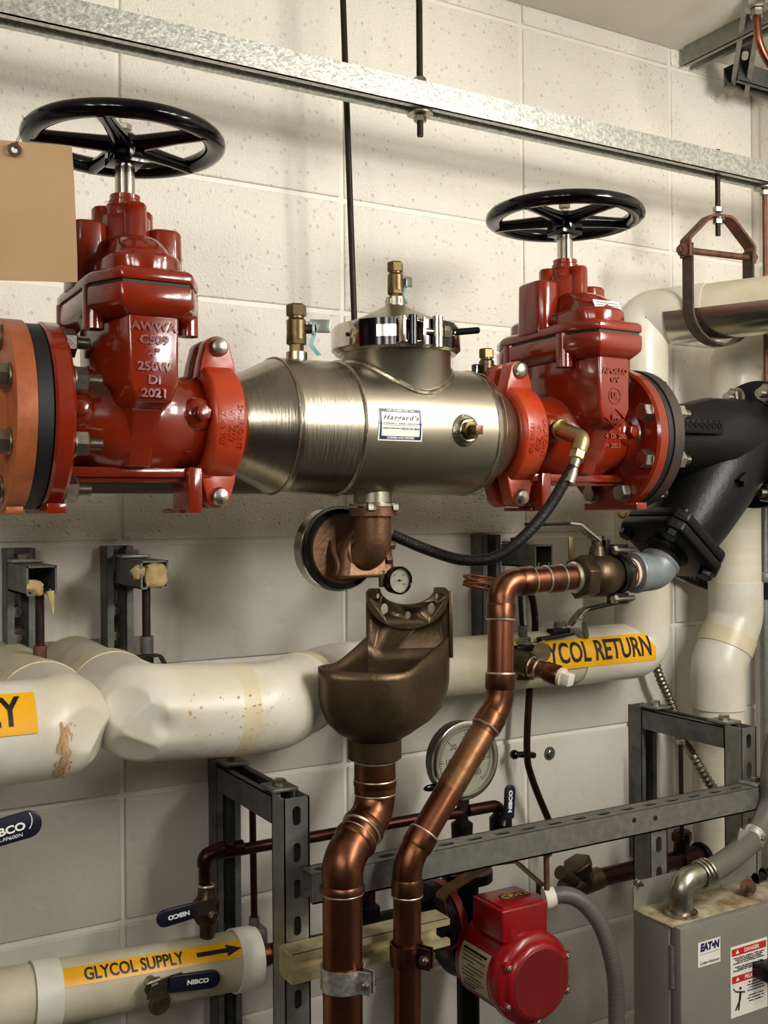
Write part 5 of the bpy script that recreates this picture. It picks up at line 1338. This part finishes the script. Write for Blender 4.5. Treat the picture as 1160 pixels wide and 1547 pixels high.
# conduit from pump to below
cp = spline([P(829, 1356, -.29), P(852, 1352, -.30), P(878, 1362, -.31), P(906, 1396, -.32), P(924, 1450, -.33), P(931, 1520, -.33), P(929, 1700, -.33)], 10)
t = thing('flexible_conduit', cp[-1], 'grey flexible conduit arching down from the red pump', 'conduit')
rr_ = []
pp = []
for i in range(len(cp)-1):
    for k in range(4): pp.append(cp[i].lerp(cp[i+1], k/4))
build('conduit_body', M().tube(pp, [.0138+.0003*((i % 3) - 1) for i in range(len(pp))], 22), 'conduit', t, ang=70)
build('connector', M().lathe([(-.008, .012), (-.008, .019), (.002, .019), (.003, .0165), (.010, .0165)], cp[0], cp[1]-cp[0], 20), 'whiteband', t)

# ================================================================ grey disconnect panel
yb0 = yB-.0155; yf0 = -.445
pz = P(1025, 1406, yf0); xl = pz.x; zt = pz.z
t = thing('disconnect_panel', (xl+.14, (yb0+yf0)/2, .35), 'grey disconnect box with a dusty top and red warning label', 'electrical box')
zb_ = .46; xr2 = xl+.30
bx_ = build('box_shell', M().box2((xl, yf0+.022, zb_), (xr2, yb0, zt-.001)), 'greybox', t, bev=.003)
build('box_top', M().box2((xl-.001, yf0+.014, zt-.001), (xr2+.001, yb0, zt+.002)), 'boxtop', t, bev=.001)
m = M(); zz = P(919, 1341, yb0).z; m.prism([(0, zt), (xr2-xl, zt), (xr2-xl, zz), (.010, zz), (0, zz-.010)], (xl, yb0, 0), X_, Z_, -.0025, V((0, -1, 0))*-1); build('rear_flange', m, 'greybox', t)
dr = build('door', M().box2((xl+.004, yf0, zb_), (xr2, yf0+.020, zt+.0015)), 'greybox', t, bev=.003)
hg = P(1022, 1470, yf0+.01); build('hinge', M().cyl((xl+.001, yf0+.016, P(1022, 1435, yf0).z), (xl+.001, yf0+.016, P(1022, 1500, yf0).z), .0042, n=16), 'galv', t)
fy = yf0-.0004
def decal(u0, v0, u1, v1, mt, parent, o=0., name='decal'):
    a = P(u0, v0, fy); b = P(u1, v1, fy); return build(name, M().box2((a.x, fy-.0004-o, b.z), (b.x, fy+.0002-o, a.z)), mt, parent, smooth=False)
A_ = P(1055, 1424, fy); B_ = P(1088, 1448, fy)
d1 = decal(1054, 1425, 1088, 1452, 'whitesticker', dr, name='maker_label')
w1 = B_.x-A_.x
L0 = P(1055, 1425, fy); L1 = P(1088, 1452, fy); cxl = (L0.x+L1.x)/2
text('EAT•N', (cxl, fy-.0006, L0.z-.0095), X_, Z_, .0120, 'navyink', d1, ext=.0002, bold=.0011, fit=abs(L1.x-L0.x)*.88, shear=.12, name='print')
build('print_line', M().box((cxl, fy-.0005, L0.z-.020), (abs(L1.x-L0.x)*.9, .0004, .0005)), 'black', d1)
text('Cutler-Hammer', (cxl, fy-.0006, L1.z+.0055), X_, Z_, .0056, 'black', d1, ext=.0002, fit=abs(L1.x-L0.x)*.9, name='print')
D0 = P(1103, 1432, fy); D1 = P(1159, 1520, fy); 
d2 = build('warning_label', M().box2((D0.x, fy-.0004, D1.z), (D1.x, fy+.0002, D0.z)), 'whitesticker', dr, smooth=False)
dw = D1.x-D0.x; dh = D0.z-D1.z; cx2 = (D0.x+D1.x)/2
for f0, f1, s_ in ((.035, .135, 'DANGER'), (.42, .52, 'PELIGRO')):
    build('red_bar', M().box2((D0.x+.003, fy-.0008, D0.z-dh*f1), (D1.x-.003, fy-.0003, D0.z-dh*f0)), 'redink', d2, smooth=False)
    text(s_, (cx2+.006, fy-.0010, D0.z-dh*(f0+f1)/2), X_, Z_, dh*.055, 'whitesticker', d2, ext=.0001, bold=.0002, name='print')
    text('▲', (D0.x+dw*.18, fy-.0010, D0.z-dh*(f0+f1)/2), X_, Z_, dh*.055, 'whitesticker', d2, ext=.0001, name='print')
for k in range(14):
    f_ = (.17, .195, .22, .245, .30, .325, .35)[k] if k < 7 else (.56, .60, .64, .68, .75, .79, .83)[k-7]
    s_ = ('Hazardous voltage. Will cause', 'severe injury or death.', 'Turn power off ahead of switch', 'before working inside.', 'Follow the instructions of this', 'equipment.', 'Replace all covers.', 'El voltaje causa', 'lesiones graves', 'o la muerte.', 'Desconecte la', 'energia antes', 'de trabajar en', 'este equipo.')[k]
    x_ = cx2 if k < 7 else cx2+dw*.18
    text(s_, (x_, fy-.0006, D0.z-dh*f_), X_, Z_, dh*.019, 'black', d2, ext=.0001, fit=(dw*(.86-.1*(k % 3)) if k < 7 else dw*(.46-.06*(k % 2))), bold=.0002, name='print')
# falling figure pictogram
fc = V((D0.x+dw*.24, fy-.0008, D0.z-dh*.70)); g_ = dh/100
def limb(a, b, r): return M().tube([fc+V((a[0]*g_, 0, a[1]*g_)), fc+V((b[0]*g_, 0, b[1]*g_))], r*g_, 6)
for a, b, r in (((1, 5), (-1, -8), 1.8), ((1, 4), (-8, 6), 1.0), ((-8, 6), (-13, 11), .8), ((1, 4), (10, 2), 1.0), ((-1, -8), (-9, -20), 1.2), ((-1, -8), (-3, -21), 1.2)): build('pictogram', limb(a, b, r), 'black', d2)
build('pictogram', M().cyl(fc+V((1*g_, .0004, 9*g_)), fc+V((1*g_, -.0004, 9*g_)), 2*g_, n=14), 'black', d2)
hp_ = P(1158, 1478, fy-.02); build('switch_handle', M().box2((P(1150, 1460, fy-.02).x, fy-.035, P(1150, 1482, fy-.02).z), (P(1150, 1460, fy-.02).x+.05, fy, P(1150, 1461, fy-.02).z)), 'blackcast', t, bev=.002)
# conduit on the panel
c0 = V((P(1028, 1352, -.40).x, -.40, zt+.002)); 
e1_ = c0+Z_*.030
path = [c0+Z_*.002, P(1030, 1322, -.40), P(1052, 1322, -.40), P(1085, 1308, -.40), P(1118, 1285, -.385), P(1143, 1255, -.37), P(1154, 1215, -.36), P(1152, 1170, -.36), P(1172, 1110, -.36)]
t = thing('conduit', c0, 'grey conduit rising from the panel top to the right edge', 'conduit')
q = [P(1062, 1320, -.40), P(1085, 1309, -.40), P(1118, 1285, -.385), P(1146, 1254, -.37), P(1164, 1214, -.36), P(1166, 1168, -.36), P(1174, 1120, -.36), P(1196, 1060, -.36)]
build('conduit_body', M().tube(spline(q, 8), .0200, 26), 'conduit', t, ang=70)
el_ = fillet([c0, V((c0.x, c0.y, P(1034, 1328, -.40).z)), q[0]], .026, 10)
build('elbow', M().tube(el_, .0195, 26), 'zinc', t, ang=60)
build('lock_ring', M().ringl([(0, .019), (0, .028), (.006, .028), (.008, .022), (.008, .019)], c0, Z_, 30), 'zinc', t)
dq = (q[1]-q[0]).normalized()
for k in (0, .008, .016): build('gland_ring', M().torus(q[0]+dq*(k-.006), dq, .0215, .0028, 28, 8), 'zinc', t)
cc = P(1136, 1266, -.373); dcl = (q[4]-q[2]).normalized(); t = thing('pipe_clamp', cc-Z_*.02, 'bright one hole strap around the grey conduit', 'clamp')
build('clamp_strap', M().ringl([(-.011, .0202), (-.011, .0225), (.011, .0225), (.011, .0202)], cc, dcl, 30), 'galvbright', t)
x_, y_, _ = basis(dcl); e = cc+V((-.034, -.010, .012)); build('clamp_ear', M().box(e, (.026, .003, .020), (V((.8, 0, -.4)).normalized(), Y_, V((.4, 0, .8)).normalized())), 'galvbright', t, bev=.001)
build('clamp_screw', M().hexa(P(1152, 1266, -.395), -Y_, .009, .005), 'zinc', t)
# loose things on the panel
wp = V((P(1130, 1342, -.40).x, -.40, zt+.0165)); t = thing('fender_washer', wp-Z_*.0155, 'rusty fender washer standing on the panel top', 'washer')
build('washer_disc', M().ringl([(-.001, .005), (-.001, .0145), (.001, .0145), (.001, .005)], wp, (-.45, -.85, .1), 28), 'rustiron', t); build('bolt', M().cyl(wp+V((-.008, -.016, .001)), wp+V((.008, .014, -.001)), .0045, n=12), 'zinc', t)
for i, (u, v, a) in enumerate(((1072, 1340, .3), (1089, 1337, 2.6))):
    p = V((PZ(u, v, zt+.004).x, PZ(u, v, zt+.004).y, zt+.0042)); d = V((math.cos(a), math.sin(a), 0)); t = thing('screw', p-Z_*.002, 'small loose screw on the panel top, ' + ('nearer the conduit elbow' if i == 0 else 'nearer the fender washer'), 'screw')
    build('screw_shank', M().cyl(p, p+d*.018, .0016, n=8), 'zinc', t); build('screw_head', M().lathe([(0, .0038), (.002, .003)], p, -d, 12), 'zinc', t)
for i, (u, v) in enumerate(((1146, 1330), (1157, 1322))):
    p = V((PZ(u, v, zt+.006).x, PZ(u, v, zt+.006).y, zt+.011)); t = thing('wing_nut', p-Z_*.008, ('left' if i == 0 else 'right') + ' black threaded fitting lying at the panel right end', 'fitting')
    build('fitting_body', M().cyl(p-X_*.009, p+X_*.012, .0075, n=14), 'blackcast', t); build('fitting_nut', M().hexa(p-X_*.009, X_, .017, .006), 'blackcast', t)

# ================================================================ armoured cables and conduits at right
def bx_cable(pts, r, label, mt='bx'):
    p = spline(pts, 24); L = sum((p[i+1]-p[i]).length for i in range(len(p)-1)); n = int(L/.0016); q = []; acc = 0; i = 0; pos = p[0]; q = [p[0]]
    step = L/n; j = 0; rem = step; cur = p[0]
    while j < len(p)-1:
        d = (p[j+1]-cur).length
        if d < rem: rem -= d; j += 1; cur = p[j]
        else: cur = cur.lerp(p[j+1], rem/d); q.append(cur); rem = step
    o = build('armored_cable', M().tube(q, [r*(1+.13*math.sin(2*PI*k/6)) for k in range(len(q))], 14), mt, label=label, cat='cable'); return o
bx_cable([P(985, 985, -.05), P(996, 1022, -.055), P(1012, 1058, -.06), P(1030, 1105, -.09), P(1039, 1125, -.13), P(1048, 1142, -.175), P(1064, 1170, -.195), P(1080, 1196, -.205)], .0092, 'ribbed armored cable hanging through the right channel frame')
bx_cable([P(1000, 850, -.03), P(1030, 868, -.035), P(1068, 884, -.045), P(1110, 900, -.05)], .0092, 'dark ribbed armored cable behind the grey elbow and riser', 'hose')
xx = P(1155, 900, -.05).x
t = thing('conduit', (xx, -.05, .02), 'steel conduit standing at the right frame edge by the riser', 'conduit')
build('conduit_body', M().cyl((xx, -.05, .02), (xx, -.05, P(1154, 700, -.05).z), .0120, n=20), 'galv', t)
build('coupling', M().cyl((xx, -.05, P(1154, 905, -.05).z), (xx, -.05, P(1154, 880, -.05).z), .015, n=20), 'blackcast', t)
build('coupling', M().lathe([(0, .013), (.006, .0155), (.020, .0155), (.024, .0125)], (xx, -.05, P(1154, 880, -.05).z), Z_, 20), 'galvbright', t)
# dark piping behind the crossbar, right of the pump
yk = -.12
t = thing('wye_fitting', P(880, 1335, yk), 'dark bronze wye strainer behind the crossbar right of the red pump', 'fitting')
a = P(852, 1346, yk); b = P(905, 1326, yk)
build('fitting_body', M().tube([a, a.lerp(b, .5), b], .021, 24), 'bronzedark', t, ang=60)
d_ = (P(868, 1300, yk)-P(884, 1336, yk)).normalized(); c = P(884, 1334, yk); build('branch', M().cyl(c, c+d_*.044, .021, n=24), 'bronzedark', t); build('cap_nut', M().hexa(c+d_*.030, d_, .052, .020, .3), 'bronzedark', t, bev=.002)
build('side_plug', M().cyl(P(846, 1318, yk-.02), P(868, 1330, yk-.01), .013, n=18), 'bronzedark', t)
t = thing('dark_copper_line', P(985, 1320, yk), 'dark copper pipe with tee behind the panel and short post', 'pipe')
build('tube', M().cyl(b, P(1060, 1290, yk), .0175, n=24), 'darkcopper', t)
for (u, v) in ((985, 1312), (1040, 1297)): build('coupling', M().cyl(P(u-14, v+3, yk), P(u+14, v-3, yk), .0212, n=24), 'darkcopper', t)
build('end_plug', M().cyl(P(1056, 1292, yk), P(1068, 1289, yk), .026, n=24), 'blackcast', t)
p = P(1030, 1292, yk); build('tee_branch', M().cyl(p, p+Z_*.05, .0165, n=20), 'darkcopper', t); build('tee_nut', M().hexa(p+Z_*.030, Z_, .036, .018), 'darkcopper', t)
hx = P(1028, 1150, -.17)
hang_rod('threaded_rod', V((hx.x, -.17, ZRK-.042)), P(1030, 1268, -.17), .0048, 'dark rod hanging from the arm of the right frame', nuts=(ZRK-.050,))
p = P(985, 1270, yk); build('round_valve', M().lathe([(0, .013), (.05, .013), (.055, .026), (.062, .026), (.066, .012), (.08, .012)], p-Z_*.05, Z_, 24), 'blackcast', label='dark round topped valve behind the crossbar, right of short post', cat='valve')
# rod with coupling behind the left frame
hx = P(381, 1200, -.12)
t = hang_rod('threaded_rod', V((hx.x, -.12, ZRK-.042)), P(384, 1388, -.12), .0055, 'dark rod hanging inside the left channel frame', mt='darkcopper')
build('rod_coupling', M().cyl(P(384, 1402, -.12), P(384, 1385, -.12), .0085, n=16), 'galvdark', t)
t = thing('pipe_hanger_block', P(387, 1440, -.12), 'grey block hanger gripping the dark pipe beside the label pipe end', 'pipe hanger')
build('hanger_body', M().box(P(388, 1424, -.12), (.026, .03, .050)), 'galvdark', t, bev=.003)
t = thing('dark_copper_line', P(400, 1440, -.12), 'dark copper stub between the label pipe end and left frame', 'pipe')
build('tube', M().cyl(P(380, 1446, -.13), P(640, 1396, -.13), .016, n=24), 'darkcopper', t); build('coupling', M().cyl(P(396, 1443, -.13), P(404, 1441, -.13), .019, n=24), 'coppertarn', t)
# dark flange pair and pipe left of the pump
pv = P(650, 1385, -.16)
t = thing('pump_flange', pv-Z_*.06, 'dark iron pump flange behind the two copper drain pipes', 'flange')
build('flange_disc', M().lathe([(0, .03), (0, .058), (.014, .058), (.014, .03)], pv, V((.9, .1, .1)), 40), 'blackcast', t)
build('flange_disc', M().lathe([(0, .03), (0, .058), (.014, .058), (.014, .03)], pv+V((.018, 0, 0)), V((.9, .1, .1)), 40), 'redpump2', t)
build('pipe_stub', M().cyl(pv-X_*.14, pv, .026, n=28), 'blackcast', t)
for k in range(4):
    q = PI/4+k*PI/2; c = pv+V((-.002, math.cos(q)*.044, math.sin(q)*.044)); build('flange_bolt', M().hexa(c, -X_, .018, .010), 'blackcast', t)
build('neck', M().cyl(pv+X_*.03, V((C_.x-.03, -.15, C_.z+.0)), .035, n=28), 'redpump2', t)
t = thing('dark_copper_line', P(556, 1330, -.16), 'upright dark tube between the two copper drain pipes', 'pipe')
build('tube', M().cyl(P(556, 1340, -.16), P(556, 1420, -.16), .012, n=20), 'darkcopper', t); build('hex_nut', M().hexa(P(556, 1385, -.16), Z_, .034, .02), 'blackcast', t)

# ================================================================ ceiling channels at upper right
t = thing('ceiling_channel', (1.40, -.3, 2.60), 'galvanized channel hanging down at the upper right corner', 'channel')
a = P(1119, 124, -.06); b = P(1152, -80, -.30)
d_ = (b-a).normalized()
build('channel', strut(M(), a+V((0, 0, .0)), a+d_*.62, CAMP-a), 'galv', t)
t = thing('ceiling_channel', (1.3, -.2, ZC-.0413), 'dark channel fixed to the ceiling along the right wall', 'channel')
p0 = V((1.255, -.03, ZC)); build('channel', strut(M(), (1.262, -.02, ZC-.001), (1.262, -.62, ZC-.001), -Z_), 'galv', t)
t = thing('ceiling_channel', (1.37, -.06, 2.60), 'lower channel crossing behind the hanging one at upper right', 'channel')
build('channel', strut(M(), (1.31, -.09, P(1125, 118, -.09).z+.02), (XR-.004, -.09, P(1125, 118, -.09).z+.02), -Z_), 'galvdark', t)
t = thing('copper_branch', P(1150, 60, -.34), 'small copper tube dropping from the hanging channel at top right', 'pipe')
wq = P(1143, 22, -.34); build('washer', M().ringl([(0, .008), (0, .021), (.003, .021), (.003, .008)], wq+Z_*.010, Z_, 28), 'zinc', t); build('hex_nut', M().hexa(wq-Z_*.004, Z_, .022, .014), 'zinc', t)
build('tube', M().tube(spline([wq, wq-Z_*.02, P(1148, 68, -.34), P(1165, 100, -.34), P(1200, 140, -.34)], 8), .0075, 16), 'copper', t)

# ================================================================ paper tag on the left handwheel
yt = -.50
tl = P(-64, 205, yt); tr = P(107, 222, yt); br = P(115, 428, yt-.004)
t = thing('paper_tag', P(25, 428, yt), 'brown paper tag tied to the left handwheel', 'tag')
m = M(); nx, nz = 14, 18; vs = []
ex = (tr-tl); ez_ = (br-tr)
for k in (0, 1):
    for i in range(nx+1):
        for j in range(nz+1):
            s_, q = i/nx, j/nz; p = tl+ex*s_+ez_*q; p = p+V((0, -.006*math.sin(q*PI*.9)*s_-.004*s_*s_+.0008*math.sin(9*q+3*s_)+.0006*k, .0)); vs.append(p)
K = (nx+1)*(nz+1); fs = []
for i in range(nx):
    for j in range(nz):
        a = i*(nz+1)+j
        for k in (0, 1): fs.append((k*K+a, k*K+a+1, k*K+a+nz+2, k*K+a+nz+1))
for i in range(nx):
    for j in (0, nz): a = i*(nz+1)+j; fs.append((a, a+nz+1, K+a+nz+1, K+a))
for j in range(nz):
    for i in (0, nx): a = i*(nz+1)+j; fs.append((a, a+1, K+a+1, K+a))
pg = build('tag_paper', m.add(vs, fs), 'tag', t, ang=60)
g = P(22, 226, yt-.006); build('grommet', M().ringl([(-.0006, .0036), (-.0006, .0072), (.0010, .0072), (.0010, .0036)], g, Y_, 28), 'grommet', t); holes(pg, [M().cyl(g-Y_*.02, g+Y_*.02, .0042, n=20)])
wtop = V((P(36, 200, -.46).x, -.46, P(36, 200, -.46).z))
for k in range(2): build('tie_wire', M().tube(spline([g-Y_*.001, P(25+3*k, 212, yt), P(34+2*k, 196, -.49), P(42, 186, -.47+.01*k), P(33, 178-4*k, -.45)], 6), .0004, 6), 'blackcast', t)
